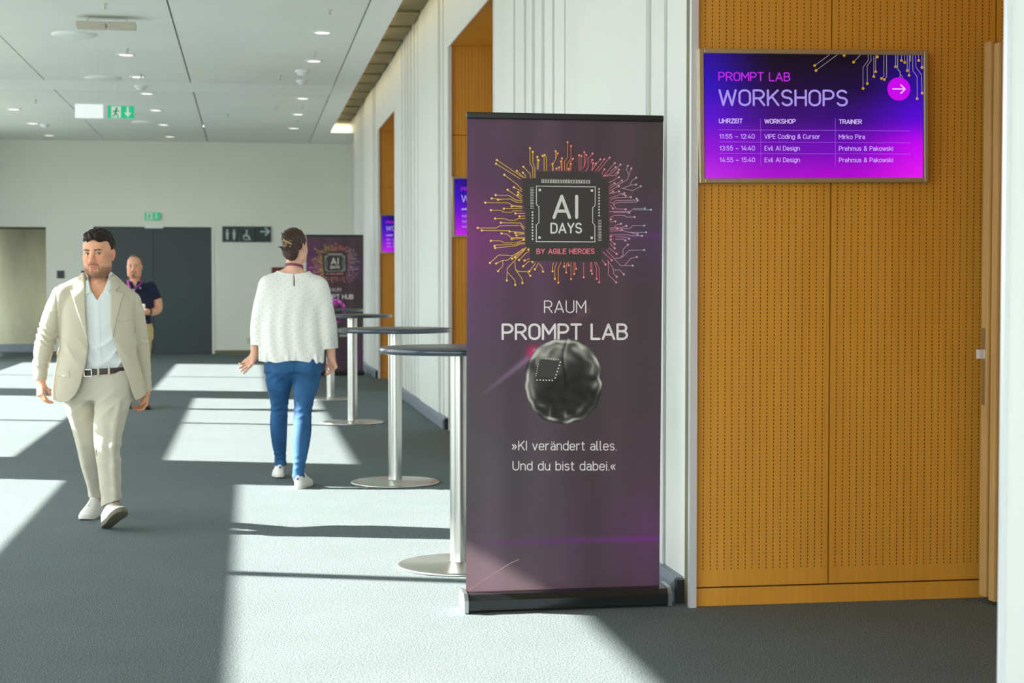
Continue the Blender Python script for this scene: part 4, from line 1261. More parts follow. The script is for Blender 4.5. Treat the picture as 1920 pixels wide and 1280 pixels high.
def head_sdf(F, H, ears=1.0, jaw=1.0, female=False):
    s = H.s; M = H.M
    E = lambda c, r, k=0.02, op='add', m=None: F.ell(H(c), np.array(r) * s, k * s, op, M if m is None else M @ m)
    N = lambda a, b, ra, rb, k=0.012, op='add': F.cone(H(a), H(b), ra * s, rb * s, k * s, op)
    E((0, .018, .036), (.0755, .097, .089), .02)
    E((0, -.030, -.040), (.060 * jaw, .060, .076), .04)
    E((0, -.008, -.058), (.062 * jaw, .062, .052), .04)
    E((0, -.074, -.102), (.024 * jaw, .018, .017), .03)
    E((0, -.036, .045), (.064, .050, .058), .03)
    for q in (-1, 1):
        E((q * .037, -.058, -.022), (.020, .022, .022), .04)
        E((q * .046, -.030, -.082), (.018 * jaw, .035, .022), .03)
    N((-.036, -.0805, .024), (.036, -.0805, .024), .0115, .0115, .02)
    for q in (-1, 1): E((q * .031, -.100, .004), (.019, .020, .012), .016, 'sub')
    N((0, -.086, .016), (0, -.110, -.030), .0085, .0115, .016)
    E((0, -.108, -.034), (.0125, .013, .0105), .01)
    for q in (-1, 1): E((q * .0125, -.098, -.038), (.0085, .012, .0085), .008)
    for q in (-1, 1): E((q * .006, -.106, -.045), (.0035, .005, .003), .003, 'sub')
    # lids
    for q in (-1, 1):
        N((q * .017, -.0845, .007), (q * .031, -.091, .0125), .0042, .0046, .005); N((q * .031, -.091, .0125), (q * .046, -.080, .006), .0046, .004, .005)
        N((q * .018, -.0845, -.001), (q * .031, -.0885, -.0075), .0035, .0038, .005); N((q * .031, -.0885, -.0075), (q * .045, -.079, .000), .0038, .0035, .005)
    # lips
    E((0, -.0905, -.0655), (.023, .0095, .0050), .006)
    E((0, -.0895, -.0755), (.019, .0095, .0058), .006)
    N((-.022, -.096, -.0700), (.022, -.096, -.0700), .0016, .0016, .003, 'sub')
    E((0, -.088, -.089), (.018, .008, .006), .01, 'sub')
    for q in (-1, 1):
        if ears:
            m = rotz(q * -.35) @ rotx(-.2)
            E((q * .0765, .014, -.003), (.0065, .0170, .0275), .008, 'add', m)
            E((q * .0845, .010, -.002), (.006, .010, .018), .006, 'sub', m)
            E((q * .0760, .004, -.012), (.005, .006, .008), .006, 'add', m)
            E((q * .0745, .006, -.032), (.006, .008, .009), .008, 'add', m)

def skin_paint(H, base, lip, beard=None, brow=None, shade=()):
    """natural colouring of the skin: lips, stubble, brows"""
    base = np.array(base[:3]); lip = np.array(lip[:3])
    def fn(V):
        L = H.inv(V); x, y, z = L[:, 0], L[:, 1], L[:, 2]
        C = np.tile(base, (len(V), 1))
        C *= (1 + 0.05 * np.sin(x * 90 + 2) * np.sin(z * 70) + 0.03 * np.sin(y * 120))[:, None]
        red = np.exp(-((np.abs(x) - .04) / .022) ** 2 - ((z + .03) / .028) ** 2) * (y < -.03) * 0.35 + np.exp(-(x / .016) ** 2 - ((z + .036) / .014) ** 2) * (y < -.09) * 0.4
        red += (np.abs(x) > .074) * (np.abs(z) < .05) * 0.45
        C = C * (1 - red[:, None] * np.array([0.0, 0.25, 0.28]))
        ax_ = np.abs(x)
        def mix(C, a, col): return C + np.clip(a, 0, 1)[:, None] * (np.array(col[:3]) - C)
        if beard is not None:
            ax = np.abs(x)
            sm = lambda t: np.clip(t, 0, 1) ** 2 * (3 - 2 * np.clip(t, 0, 1))
            low = -.062 - .024 * sm((.050 - ax) / .03)                        # upper edge of the beard on cheek and chin
            m = sm((low + .006 - z) / .022) * sm((.045 - y) / .03) * sm((z + .150) / .03)
            m = np.maximum(m, .22 * sm((ax - .050) / .012) * sm((.015 - z) / .03) * sm((.015 - y) / .02) * sm((y + .075) / .03) * sm((z + .15) / .03))
            mo = np.exp(-((z + .0555 + .18 * np.maximum(ax - .012, 0)) / .0062) ** 2) * sm((.034 - ax) / .008) * sm((-.06 - y) / .02)
            mo = np.maximum(mo, .8 * np.exp(-((ax - .029) / .0045) ** 2) * sm((-.055 - z) / .01) * sm((-.05 - y) / .02))
            m = np.maximum(m * beard[1], mo * beard[2]) * (0.9 + 0.1 * wob(x, y, z, 160, 4))
            near = np.exp(-(ax / .022) ** 4 - ((z + .0705) / .0095) ** 4) * (y < -.07)
            if len(beard) > 3: m = np.maximum(m, beard[3] * np.exp(-(x / .020) ** 4 - ((z + .098) / .020) ** 4) * (y < -.04))
            C = mix(C, m * (1 - near), beard[0])
        lm = np.exp(-((z + .0705) / .0078) ** 4 - (ax_ / .0205) ** 4) * np.clip((-.078 - y) / .006, 0, 1)
        C = mix(C, lm * .7, lip)
        C = mix(C, np.exp(-((z + .0700 + .12 * np.maximum(ax_ - .012, 0)) / .0016) ** 2 - (ax_ / .022) ** 6) * (y < -.075) * .6, lip * .35)
        if brow is not None:
            bz = .0225 + .12 * (np.minimum(np.abs(x), .040) - .028) - .35 * np.maximum(np.abs(x) - .040, 0)
            bm = np.exp(-((z - bz) / .0046) ** 4) * np.clip((np.abs(x) - .010) / .004, 0, 1) * np.clip((.052 - np.abs(x)) / .008, 0, 1) * (y < -.05)
            C = mix(C, bm * brow[1], brow[0])
            lash = np.exp(-((z - .0095 + np.abs(np.abs(x) - .031) * .25) / .0028) ** 2) * (np.abs(np.abs(x) - .031) < .017) * (y < -.075)
            C = mix(C, lash * .6, brow[0])
        return C
    return fn

def eyes(H, parent, iris, gaze=(0.0, 0.0)):
    s = H.s
    m_w = mat('eye_white', (0.62, 0.58, 0.55), 0.15); m_i = mat('iris', iris, 0.1)
    for q in (-1, 1):
        c = H((q * .031, -.0765, .0025))
        b = MB().lathe([(0.0001, -0.0125)] + [(0.0125 * math.sin(t), -0.0125 * math.cos(t)) for t in np.linspace(.15, 3.0, 12)] + [(0.0001, 0.0125)], n=20)
        e = b.build('eye', m_w, parent)
        e.location = c; e.scale = (s, s, s)
        g = H.M @ (rotz(gaze[0]) @ rotx(gaze[1]) @ np.array([0, -1.0, 0]))
        a = Vector(g).to_track_quat('Z', 'Y').to_euler()
        ir = MB().lathe([(0.0001, 0.0129), (0.004, 0.0124), (0.0062, 0.0112)], n=20, closed=False).build('iris', m_i, e)
        ir.rotation_euler = a

def hand_sdf(F, H, curl=0.5, spread=0.06, thumb_side=1, thumb_in=0.3, curls=None, bend=0.0):
    """H: origin at the wrist, local -z towards the fingers, -y = palm side, x = across (thumb on +x * thumb_side)"""
    s = H.s; t = thumb_side
    N = lambda a, b, ra, rb, k=.006: F.cone(H(a), H(b), ra * s, rb * s, k * s)
    N((0, 0, .02), (0, 0, -.012), .026, .025, .02)
    for x0, x1 in ((-.024, -.033), (-.008, -.011), (.008, .011), (.022, .031)):
        F.cone(H((x0 * .7, 0, -.012)), H((x1, -.002, -.085)), .0145 * s, .0125 * s, .016 * s)
    F.cone(H((t * .018, -.008, -.022)), H((t * .030, -.012, -.05)), .015 * s, .014 * s, .014 * s)
    lens = {3: (.040, .026, .021), 2: (.044, .029, .022), 1: (.041, .027, .022), 0: (.032, .020, .019)}
    for i in range(4):
        f = i if t > 0 else 3 - i            # 3 = index (thumb side), 0 = little
        x = (-.032, -.0105, .0105, .030)[i] if True else 0
        c = (curls[f] if curls else curl * (1.0 + 0.12 * (2 - f)))
        p = np.array([x, -.002, -.085 + (0.006 if f == 0 else 0)])
        ang = bend
        for j, L in enumerate(lens[f]):
            ang += c * (0.75, 1.0, 0.7)[j]
            d = np.array([math.sin(spread * (i - 1.5)) * math.cos(min(ang, 1.4)), -math.sin(ang), -math.cos(ang)])
            q = p + d * L
            r0 = (.0092, .0086, .0078, .007)[j] if f else (.0080, .0074, .0068, .006)[j]
            r1 = (.0086, .0078, .0066)[j] if f else (.0074, .0068, .0058)[j]
            F.cone(H(p), H(q), r0 * s, r1 * s, .003 * s)
            p = q
    p = np.array([t * .030, -.012, -.045]); 
    for L, r0, r1, d in ((.036, .0118, .0102, (t * (.62 - thumb_in * .5), -.35 - thumb_in * .3, -.72)), (.030, .0100, .0080, (t * (.25 - thumb_in * .6), -.42 - thumb_in * .2, -.85))):
        d = np.array(d); d = d / np.linalg.norm(d); q = p + d * L
        F.cone(H(p), H(q), r0 * s, r1 * s, .004 * s); p = q

def hand_frame(w, fingers, palm, s=1.0):
    """w wrist point, fingers = direction the fingers point, palm = direction the palm faces"""
    z = -np.array(fingers, float); z /= np.linalg.norm(z)
    y = -np.array(palm, float); y -= z * (y @ z); y /= np.linalg.norm(y)
    x = np.cross(y, z)
    return Frame(w, np.stack([x, y, z], 1), s)

def shoe(parent, o, M, L, m_up, m_sole, laces=True, name='sneaker', heel_tab=None):
    """toe towards local -y, sole on local z = 0, heel at local y = 0"""
    sc = L / 0.30
    F = Field(np.arange(-.07, .07, .004), np.arange(-.33, .035, .004), np.arange(-.01, .15, .004))
    G = Field(np.arange(-.07, .07, .004), np.arange(-.33, .035, .004), np.arange(-.012, .05, .003))
    yk = np.array([-.301, -.298, -.292, -.280, -.262, -.235, -.20, -.15, -.09, -.03, -.005, .008, .014, .017])
    hw = np.array([.000, .014, .024, .034, .042, .046, .046, .039, .035, .035, .031, .023, .013, .000])
    X, Y, Z = G.grid()
    w = np.interp(Y, yk, hw)
    rise = .012 * np.clip((-.22 - Y) / .08, 0, 1) ** 2
    side = np.maximum(np.maximum(np.abs(X) - w - .003, Y - .020), -.304 - Y)
    G.f = np.maximum(side, np.abs(Z - .013 - rise) - .014).astype(np.float32)
    X, Y, Z = F.grid()
    top = np.interp(Y, [-.30, -.285, -.26, -.22, -.17, -.125, -.095, -.06, -.02, .0, .017], [.030, .046, .056, .068, .090, .116, .130, .112, .100, .103, .098])
    zz = np.clip((Z - .02) / np.maximum(top - .02, .01), 0, None)
    F.f = np.maximum((np.sqrt((X / np.maximum(w, .003)) ** 2 + zz ** 3.0) - 1) * .03, np.maximum(np.maximum(.015 - Z, Y - .017), -.301 - Y)).astype(np.float32)
    F.f = np.maximum(F.f, -(np.sqrt((X / .029) ** 2 + ((Y + .036) / .042) ** 2 + ((Z - .135) / .050) ** 2) - 1) * .03).astype(np.float32)
    up = F.build(name, m_up, parent)
    MW = Matrix([list(M[i]) + [o[i]] for i in range(3)] + [[0, 0, 0, 1]]) @ Matrix.Scale(sc, 4)
    up.matrix_local = MW
    so = G.build('sole', m_sole, up)
    if laces:
        b = MB()
        for i in range(5):
            y = -.118 - i * .021; z = float(np.interp(y, [-.285, -.26, -.22, -.17, -.125, -.095], [.046, .056, .068, .090, .116, .130])) + .001
            b.tube([(-.022, y, z - .010), (0, y - .004, z + .001), (.022, y, z - .010)], .003, 6)
        b.build('laces', M_lace if laces is True else laces, up)
    if heel_tab is not None:
        MB().bbox(-.010, .010, .008, .0185, .070, .090, .002).build('heel_tab', heel_tab, up)
    return up

def cloth_mat(name, col, rough=0.85, scale=260, amt=0.06, bump=0.12):
    m = mat(name, col, rough, noise=(scale, amt, (1, 1, 1)), bump=(scale * 2, bump))
    m.node_tree.nodes['Principled BSDF'].inputs['Sheen Weight'].default_value = 0.15
    m.node_tree.nodes['Principled BSDF'].inputs['Specular IOR Level'].default_value = 0.2
    return m
M_skin = ink_mat('skin', rough=0.5)
_b = M_skin.node_tree.nodes['Principled BSDF']
_b.inputs['Subsurface Weight'].default_value = 0.12; _b.inputs['Subsurface Radius'].default_value = (.01, .004, .002); _b.inputs['Subsurface Scale'].default_value = 0.6
M_shoe = mat('white_sneaker_leather', (0.78, 0.77, 0.73), 0.5)
M_lace = mat('pale_grey_laces', (0.5, 0.49, 0.46), 0.8)
M_solew = mat('white_rubber_sole', (0.70, 0.69, 0.64), 0.6)
M_soleg = mat('olive_rubber_tread', (0.16, 0.15, 0.10), 0.8, noise=(60, 0.2, (1, 1, 1)))
# ------------------------------------------------------------------ man in the beige suit, striding towards the camera
mx = lambda p: (p - 184) / 320.0
mz = lambda q: 1.42 - (q - 530) / 320.0
man = empty('person', (-0.87, 9.95, 0))
tag(man, 'dark-haired man in a beige suit and open white shirt striding towards the camera', 'person')
R_ARM = [((-.193, -.035, 1.338), .070), ((-.238, -.045, 1.25), .066), ((-.280, -.05, 1.13), .061), ((-.300, -.055, 1.06), .058), ((-.322, -.07, .94), .046), ((-.322, -.095, .872), .039)]
L_ARM = [((.172, .045, 1.300), .070), ((.200, .055, 1.225), .064), ((.222, .08, 1.12), .055), ((.234, .105, 1.03), .052), ((.247, .125, .90), .045), ((.256, .13, .785), .039)]
R_LEG = [((-.092, .01, .86), .105), ((-.112, .04, .72), .092), ((-.098, .115, .60), .082), ((-.076, .19, .46), .078), ((-.068, .28, .33), .069), ((-.056, .37, .19), .055), ((-.052, .395, .11), .051)]
L_LEG = [((.095, .0, .86), .110), ((.082, -.06, .72), .100), ((.066, -.13, .60), .088), ((.062, -.18, .485), .077), ((.070, -.19, .36), .068), ((.078, -.20, .22), .058), ((.080, -.20, .125), .055)]
HM = Frame((.006, -.02, 1.588), rotz(-.27) @ rotx(.03) @ roty(-.03), 1.085)

# body
F = Field(axis_pts(-.40, .34, .010, [(-.10, .115, .0026), (-.375, -.275, .003), (.21, .30, .003)]),
          axis_pts(-.36, .60, .012, [(-.15, .12, .0026), (-.21, -.10, .004), (.09, .19, .004)]),
          axis_pts(.02, 1.76, .012, [(1.36, 1.74, .0026), (.66, .90, .003)]))
F.loft([(.84, 0, .01, .155, .10), (.95, 0, .01, .15, .095), (1.08, 0, .01, .155, .10), (1.22, 0, .01, .17, .105), (1.32, 0, .01, .165, .095), (1.375, 0, .01, .12, .075), (1.42, 0, .01, .07, .06)], .03)
F.path([(p, r * .72) for p, r in R_ARM[:-1]] + [((-.323, -.098, .865), .027)], .03)
F.path([(p, r * .72) for p, r in L_ARM[:-1]] + [((.259, .132, .775), .027)], .03)
F.path([(p, r * .68) for p, r in R_LEG] + [((-.054, .405, .09), .031)], .03)
F.path([(p, r * .68) for p, r in L_LEG] + [((.078, -.205, .065), .038)], .03)
F.cone((-.054, .405, .075), (-.078, .30, .045), .026, .018, .02); F.cone((.078, -.205, .075), (.105, -.30, .11), .03, .022, .02)
F.cone((.0, .015, 1.38), (.006, .0, 1.52), .062, .058, .03)
F.ell((.004, -.062, 1.44), (.012, .012, .016), .02)
head_sdf(F, HM, jaw=.93)
RH = hand_frame((-.323, -.100, .862), (.05, -.22, -1), (.75, .45, 0), .98)
hand_sdf(F, RH, .62, .008, -1, 1.05)
LH = hand_frame((.258, .130, .772), (-.12, -.25, -1), (-.75, -.6, 0), .95)
hand_sdf(F, LH, .75, .03, 1, .6)
F.build('body', M_skin, man, skin_paint(HM, lin(222, 163, 130), lin(178, 98, 92), (lin(80, 54, 40), .74, .85), (lin(48, 32, 24), .85)))
eyes(HM, man, (0.03, 0.015, 0.008), (0.42, 0.0))

# hair
F = Field(np.arange(-.12, .14, .0026), np.arange(-.16, .14, .0026), np.arange(1.47, 1.76, .0026))
F.ell(HM((0, .020, .042)), np.array((.0815, .1035, .098)) * 1.085, 0, 'add', HM.M)
F.ell(HM((0.004, -.022, .088)), np.array((.070, .076, .046)) * 1.085, .02, 'add', HM.M)
X, Y, Z = F.grid()
q = [(X - HM.o[0]), (Y - HM.o[1]), (Z - HM.o[2])]
lx, ly, lz = [(HM.M[0][i] * q[0] + HM.M[1][i] * q[1] + HM.M[2][i] * q[2]) / 1.085 for i in range(3)]
tuft = np.sin(lx * 150 + 4 * np.sin(ly * 45) + 2 * np.sin(lz * 60)) * 0.5 + np.sin(ly * 130 + 5 * np.sin(lx * 50) + lz * 90) * 0.5
F.f += (-.0036 * tuft * np.clip((lz - .01) / .06, .25, 1.4)).astype(np.float32)
side = np.clip((.05 - lz) / .05, 0, 1)
F.f += (.006 * side).astype(np.float32)
line = np.interp(ly, [-.13, -.085, -.060, -.040, -.022, -.004, .012, .035, .13], [.072, .072, .055, .020, -.012, -.020, .018, -.020, -.075]) + .006 * np.sin(lx * 110 + 1)
F.f = np.maximum(F.f, (line - lz) * .8).astype(np.float32)
M_hair = mat('dark_brown_hair', lin(36, 27, 22), 0.6, spec=0.25, noise=(120, 0.45, (1, 1, .6)), bump=(160, .25))
F.build('hair', M_hair, man)

# shirt
SH = [(.88, .01, .0, .172, .118), (.96, .01, -.002, .175, .128), (1.08, .005, -.004, .178, .132), (1.20, 0, -.002, .182, .130), (1.32, 0, .004, .175, .112), (1.39, 0, .008, .125, .09), (1.435, .002, .008, .076, .074)]
M_shirt = cloth_mat('white_cotton_shirt', lin(226, 231, 230), .8)
F = Field(np.arange(-.21, .21, .0045), np.arange(-.17, .16, .0045), np.arange(.87, 1.52, .0045))
F.loft(SH, .01, yaw=.15)
X, Y, Z = F.grid()
F.f += (-.0045 * (1 - 2 * np.abs(np.sin(Z * 30 - X * 26 + .8 * np.sin(X * 25))) ** .7) * np.clip((X + .12) / .2, 0, 1) * np.clip((1.22 - Z) / .12, 0, 1) * (Y < 0) + .0035 * wob(X, Y * .3, Z, 42, 3) * np.clip((1.30 - Z) / .2, 0, 1) + .004 * np.sin(Z * 60 + X * 35 + 2 * np.sin(X * 30)) * np.clip((1.15 - Z) / .2, 0, 1) * (Y < 0)).astype(np.float32)
plk = np.maximum(np.abs(X - (mx(185) + (Z - 1.32) * -.03)) - .013, Y + .0)
F.f = np.where((plk < 0) & (Z < 1.33), F.f - .0025, F.f)
# collar stand and the two points
cz = np.sqrt(((X - .003) / .0745) ** 2 + ((Y - .010) / .0745) ** 2)
coll = np.maximum(np.abs(cz - 1) * .07 - .0045, np.maximum(1.41 - Z, Z - (1.482 + .12 * (Y - .0))))
F.f = np.minimum(F.f, coll)
Fo = Field(*F.ax); Fo.loft([(a, b, c, d + .010, e + .010) for a, b, c, d, e in SH], .01, yaw=.15); Fo.cone((0.004, .008, 1.40), (.006, .0, 1.48), .079, .074, .02)
for pl in ([(156, 506), (158, 530), (163.5, 554), (173.5, 547), (170, 532), (166, 510)], [(213, 510), (212, 530), (206, 550), (197, 545), (200.5, 530), (203.5, 510)]):
    P = [(mx(a), mz(b)) for a, b in pl]
    F.f = np.minimum(F.f, np.maximum(np.maximum(Fo.f, F.poly(P, -.2, .02)), -.012 - Fo.f)).astype(np.float32)
neckhole = [(mx(a), mz(b)) for a, b in ((166, 495), (167.5, 520), (171, 536), (174.5, 546), (180, 554), (185.2, 563), (190, 554), (196, 545), (200, 535), (203.5, 520), (204, 495))]
F.f = np.maximum(F.f, -F.poly(neckhole, -.3, .0)).astype(np.float32)
F.cone((.004, .01, 1.40), (.006, .0, 1.55), .063, .063, .004, 'sub')
F.build('shirt', M_shirt, man)

# trousers
M_trou = cloth_mat('beige_suit_trouser_cloth', lin(194, 189, 170), .85)
F = Field(np.arange(-.27, .28, .004), np.arange(-.34, .52, .0045), np.arange(.08, .935, .004))
F.loft([(.74, -.002, .0, .185, .125), (.80, .0, .0, .20, .135), (.87, .005, -.002, .193, .135), (.925, .01, -.002, .182, .132)], .02)
F.path(R_LEG, .05); F.path(L_LEG, .05)
X, Y, Z = F.grid()
fold = .006 * (2 * np.abs(np.sin(Z * 33 + (X - .06) * 24 + .9)) ** .7 - 1) * np.exp(-((Z - .45) / .08) ** 2) * (X > 0) \
     + .004 * (2 * np.abs(np.sin(Z * 40 - 34 * X)) ** .7 - 1) * np.exp(-((Z - .72) / .07) ** 2) * (np.abs(X) < .17) + .0016 * wob(X, Y, Z * .5, 30, 11) \
     + .003 * np.sin(Z * 70 + 30 * X) * np.exp(-((Z - .20) / .05) ** 2) * (X > 0)
F.f += (fold * np.clip((.85 - Z) / .05, 0, 1)).astype(np.float32)
for sgn, leg in ((-1, R_LEG), (1, L_LEG)):      # pressed crease along the front of each leg
    for (p, r), (p2, r2) in zip(leg[1:], leg[2:]):
        F.cone((p[0] + sgn * r * .45, p[1] - r * .96, p[2]), (p2[0] + sgn * r2 * .45, p2[1] - r2 * .96, p2[2]), .005, .005, .034)
F.f = np.maximum(F.f, np.maximum(Z - (.905 + .04 * X), -1)).astype(np.float32)
hemR = (.112 + (Y - .37) * .2) - Z; hemL = (.145 + .35 * (X - .08) - (Y + .2) * .25) - Z
F.f = np.where(X < .015, np.maximum(F.f, hemR), np.maximum(F.f, hemL)).astype(np.float32)
F.path([((-.060, .34, .24), .034), ((-.056, .372, .17), .037), ((-.052, .395, .05), .038)], .004, 'sub'); F.path([((.077, -.20, .23), .047), ((.08, -.20, .13), .048), ((.08, -.205, .05), .05)], .004, 'sub')
tr_ = F.build('trousers', M_trou, man)
# belt
bt = Field(np.arange(-.22, .24, .004), np.arange(-.18, .17, .004), np.arange(.86, .97, .003))
bt.loft([(.87, .008, -.002, .190, .1395), (.95, .012, -.002, .188, .139)], 0)
X, Y, Z = bt.grid()
bt.f = np.maximum(bt.f, np.abs(Z - (.905 + .045 * X)) - .017).astype(np.float32)
belt = bt.build('belt', mat('dark_brown_leather', lin(58, 42, 36), .45), man)
M_buck = mat('belt_buckle_metal', (0.6, 0.6, 0.55), .25, 1.0)
bx, bz = mx(168), .899
def on_belt(x): return -.002 - .1415 * (max(0, 1 - (abs(x - .01) / .19) ** 2.3)) ** (1 / 2.3)
b = MB()
for (x0, x1, z0, z1) in ((bx - .022, bx + .022, bz + .017, bz + .022), (bx - .022, bx + .022, bz - .022, bz - .017), (bx - .024, bx - .018, bz - .02, bz + .02), (bx + .018, bx + .023, bz - .02, bz + .02)):
    b.bbox(x0, x1, on_belt(bx) - .006, on_belt(bx) + .004, z0, z1, .001)
b.build('buckle', M_buck, belt)
for p in (187, 206):
    x = mx(p)
    MB().bbox(x - .006, x + .006, on_belt(x) - .006, on_belt(x) + .01, .905 + .045 * x - .024, .905 + .045 * x + .024, .002).build('belt_loop', M_trou, tr_)

# jacket
M_jack = cloth_mat('beige_linen_jacket', lin(199, 191, 169), .9)
F = Field(np.arange(-.40, .34, .0038), np.arange(-.22, .24, .0038), np.arange(.70, 1.50, .0038))
JR = [(.725, -.002, .005, .270, .160), (.80, -.002, .003, .264, .160), (.90, -.004, .0, .244, .155), (1.0, -.006, .0, .225, .150), (1.10, -.006, .0, .216, .148), (1.22, -.004, .004, .216, .142), (1.31, -.006, .008, .208, .124), (1.36, -.008, .01, .178, .106), (1.40, -.002, .012, .115, .090), (1.452, .002, .012, .080, .080)]
def jacket_shell(F, g):
    F.loft(JR, .02, grow=g, e=3.2, yaw=.20)
    for q in ((-.07, .003, 1.412), (-.198, -.030, 1.350)), ((.07, .03, 1.410), (.182, .045, 1.312)):
        F.cone(q[0], q[1], .060 + g, .056 + g, .03)
    F.path([(p, r + g) for p, r in R_ARM], .016); F.path([(p, r + g) for p, r in L_ARM], .016)
jacket_shell(F, 0.0)
X, Y, Z = F.grid()
AR = Field(*F.ax); AR.path(R_ARM, 0); AR.path(L_ARM, 0)
arm = np.clip(1 - AR.f / .010, 0, 1) * np.clip((np.abs(X) - .215) / .02, 0, 1)
def ridge(t): return 1 - 2 * np.abs(np.sin(t)) ** .8
t1 = Z + (X + np.where(X < 0, .3, -.25)) * np.where(X < 0, .55, -.35)
wr = ridge(t1 * 68 + 1.3 * np.sin(X * 33 + Z * 9) + .9 * np.sin(Y * 36)) * np.clip(.62 + .55 * np.sin(Z * 31 + 2.6 + X * 14), 0, 1)
F.f += (-.0066 * wr * arm * np.clip((Z - np.where(X < 0, .90, .83)) / .05, 0, 1) * np.clip((1.30 - Z) / .08, 0, 1) * np.where(X < 0, 1, .45) + .0022 * wob(X, Y, Z * .5, 26, 5) * (1 - arm)
        - .0035 * ridge(Z * 20 + X * 32) * np.exp(-((Z - 1.03) / .07) ** 2) * (1 - arm)).astype(np.float32)
for sgn, pts in ((-1, [(-.228, 1.405), (-.226, 1.33), (-.221, 1.25), (-.222, 1.17)]), (1, [(.216, 1.365), (.212, 1.29), (.207, 1.21), (.205, 1.13)])):   # sleeve seams
    for (x0, z0), (x1, z1) in zip(pts, pts[1:]):
        pass
    xs = np.interp(Z, [p[1] for p in pts[::-1]], [p[0] for p in pts[::-1]])
    F.f += (.0052 * np.exp(-((X - xs) / .006) ** 2) * (Y < .02) * np.clip((Z - pts[-1][1] + .03) / .03, 0, 1)).astype(np.float32)
opL = [(163, 500), (163, 516), (163.5, 551), (165, 590), (168, 629), (169.5, 648), (165, 680), (159.5, 700), (154, 722), (146, 737), (133, 750), (118, 764)]
opR = [(270, 772), (262, 757), (252, 748), (246, 732), (241, 712), (232, 688), (222, 660), (213, 632), (209.5, 605), (209, 551), (207.5, 516), (207, 500)]
OP = [(mx(a), mz(b)) for a, b in opL + opR]
J0 = F.f.copy()
LAP = [[(158, 505), (149, 520), (144.5, 535), (151, 541.5), (136.5, 544), (140, 553), (169, 636), (170, 600), (164, 551), (160, 516)],
       [(208, 505), (217, 520), (224, 537), (218, 546), (233, 549), (229, 562), (211.5, 640), (207, 600), (208, 551)]]
for pl in LAP:
    P = F.poly([(mx(a), mz(b)) for a, b in pl], -.3, .02)
    F.f = np.minimum(F.f, np.maximum(J0 - .0085, P)).astype(np.float32)
wl = F.poly([(mx(a), mz(b)) for a, b in ((225, 599), (247, 595), (247, 598), (225, 602.5))], -.3, .0)
F.f = np.minimum(F.f, np.maximum(J0 - .006, wl)).astype(np.float32)
pk = F.poly([(mx(a), mz(b)) for a, b in ((112, 689), (136, 692), (136, 705), (112, 702))], -.3, .0)
F.f = np.minimum(F.f, np.maximum(J0 - .003, pk)).astype(np.float32)
inn = Field(*F.ax); jacket_shell(inn, -.013)
F.f = np.maximum(F.f, -inn.f)
# body interior stays open downwards, sleeves open at the cuffs
low = Field(*F.ax); low.loft([(.60, -.002, .005, .262, .155)] + [(a, b, c, d - .013, e - .013) for a, b, c, d, e in JR], 0, e=3.2, yaw=.20)
low.cone(R_ARM[-2][0], (-.322, -.105, .82), .035, .030, 0); low.cone(L_ARM[-2][0], (.259, .132, .73), .036, .031, 0); low.cone((0, .01, 1.36), (0, .008, 1.52), .071, .070, 0)
F.f = np.maximum(F.f, -low.f)
F.f = np.maximum(F.f, -F.poly(OP, -.4, .0)).astype(np.float32)
hem = .735 + .010 * np.cos(X * 9) + 5.5 * np.clip(np.abs(X + .0) - .19, 0, .09) ** 2 - Z
body_only = (np.abs(X + .0) < .285) | (Z > .86)
F.f = np.where(Z < .80, np.maximum(F.f, np.where(X < -.295, F.f, hem)), F.f).astype(np.float32)
F.build('jacket', M_jack, man)
M_btn = mat('jacket_button', (0.42, 0.39, 0.32), .4)
for (px_, py_) in ((160, 688), (163, 655)):
    pass
# shoes
shoe(man, (-.046, .45, .0), rotz(-.22), .295, M_shoe, M_solew)
shoe(man, (.050, -.165, .004), rotz(.42) @ rotx(-.40), .295, M_shoe, M_soleg)
# ------------------------------------------------------------------ woman in the white blouse, walking away
wx = lambda p: (p - 540.5) / 262.8
wz = lambda q: 1.42 - (q - 530) / 262.8
wom = empty('person', (0.28, 11.78, 0))
tag(wom, 'woman with pinned-up brown hair, white dotted blouse and blue jeans walking away', 'person')
WL_ARM = [((-.125, .0, 1.385), .056), ((-.185, .01, 1.25), .058), ((-.218, .03, 1.10), .045), ((-.232, .03, 1.0), .038), ((-.240, .025, .905), .027)]
WR_ARM = [((.195, .0, 1.385), .056), ((.248, .0, 1.25), .058), ((.275, .0, 1.10), .045), ((.287, .0, 1.0), .040), ((.297, .01, .895), .028)]
WL_LEG = [((-.055, .01, .88), .115), ((-.068, .05, .743), .098), ((-.066, .12, .60), .070), ((-.067, .155, .518), .0635), ((-.072, .20, .398), .063), ((-.067, .27, .268), .054), ((-.060, .33, .165), .043), ((-.060, .342, .085), .042)]
WR_LEG = [((.120, .0, .88), .112), ((.122, -.02, .743), .097), ((.108, -.045, .657), .080), ((.098, -.09, .571), .068), ((.090, -.125, .484), .063), ((.086, -.17, .398), .064), ((.077, -.21, .313), .060), ((.069, -.24, .225), .049), ((.055, -.262, .12), .041), ((.053, -.265, .065), .041)]
WH = Frame((.046, .035, 1.675), rotz(math.pi - .55) @ rotx(.06), .98)
F = Field(axis_pts(-.38, .40, .010, [(-.07, .165, .003), (-.37, -.22, .003), (.25, .35, .003)]),
          axis_pts(-.34, .56, .012, [(-.10, .17, .003)]),
          axis_pts(.02, 1.83, .012, [(1.40, 1.82, .003), (.74, .96, .003)]))
F.loft([(.80, .035, .02, .17, .12), (.92, .03, .01, .15, .11), (1.08, .025, .01, .13, .095), (1.25, .03, .01, .145, .10), (1.36, .033, .012, .15, .09), (1.42, .035, .015, .13, .072), (1.465, .036, .018, .085, .058)], .03)
F.cone((.036, .018, 1.44), (.042, .03, 1.60), .057, .055, .035)
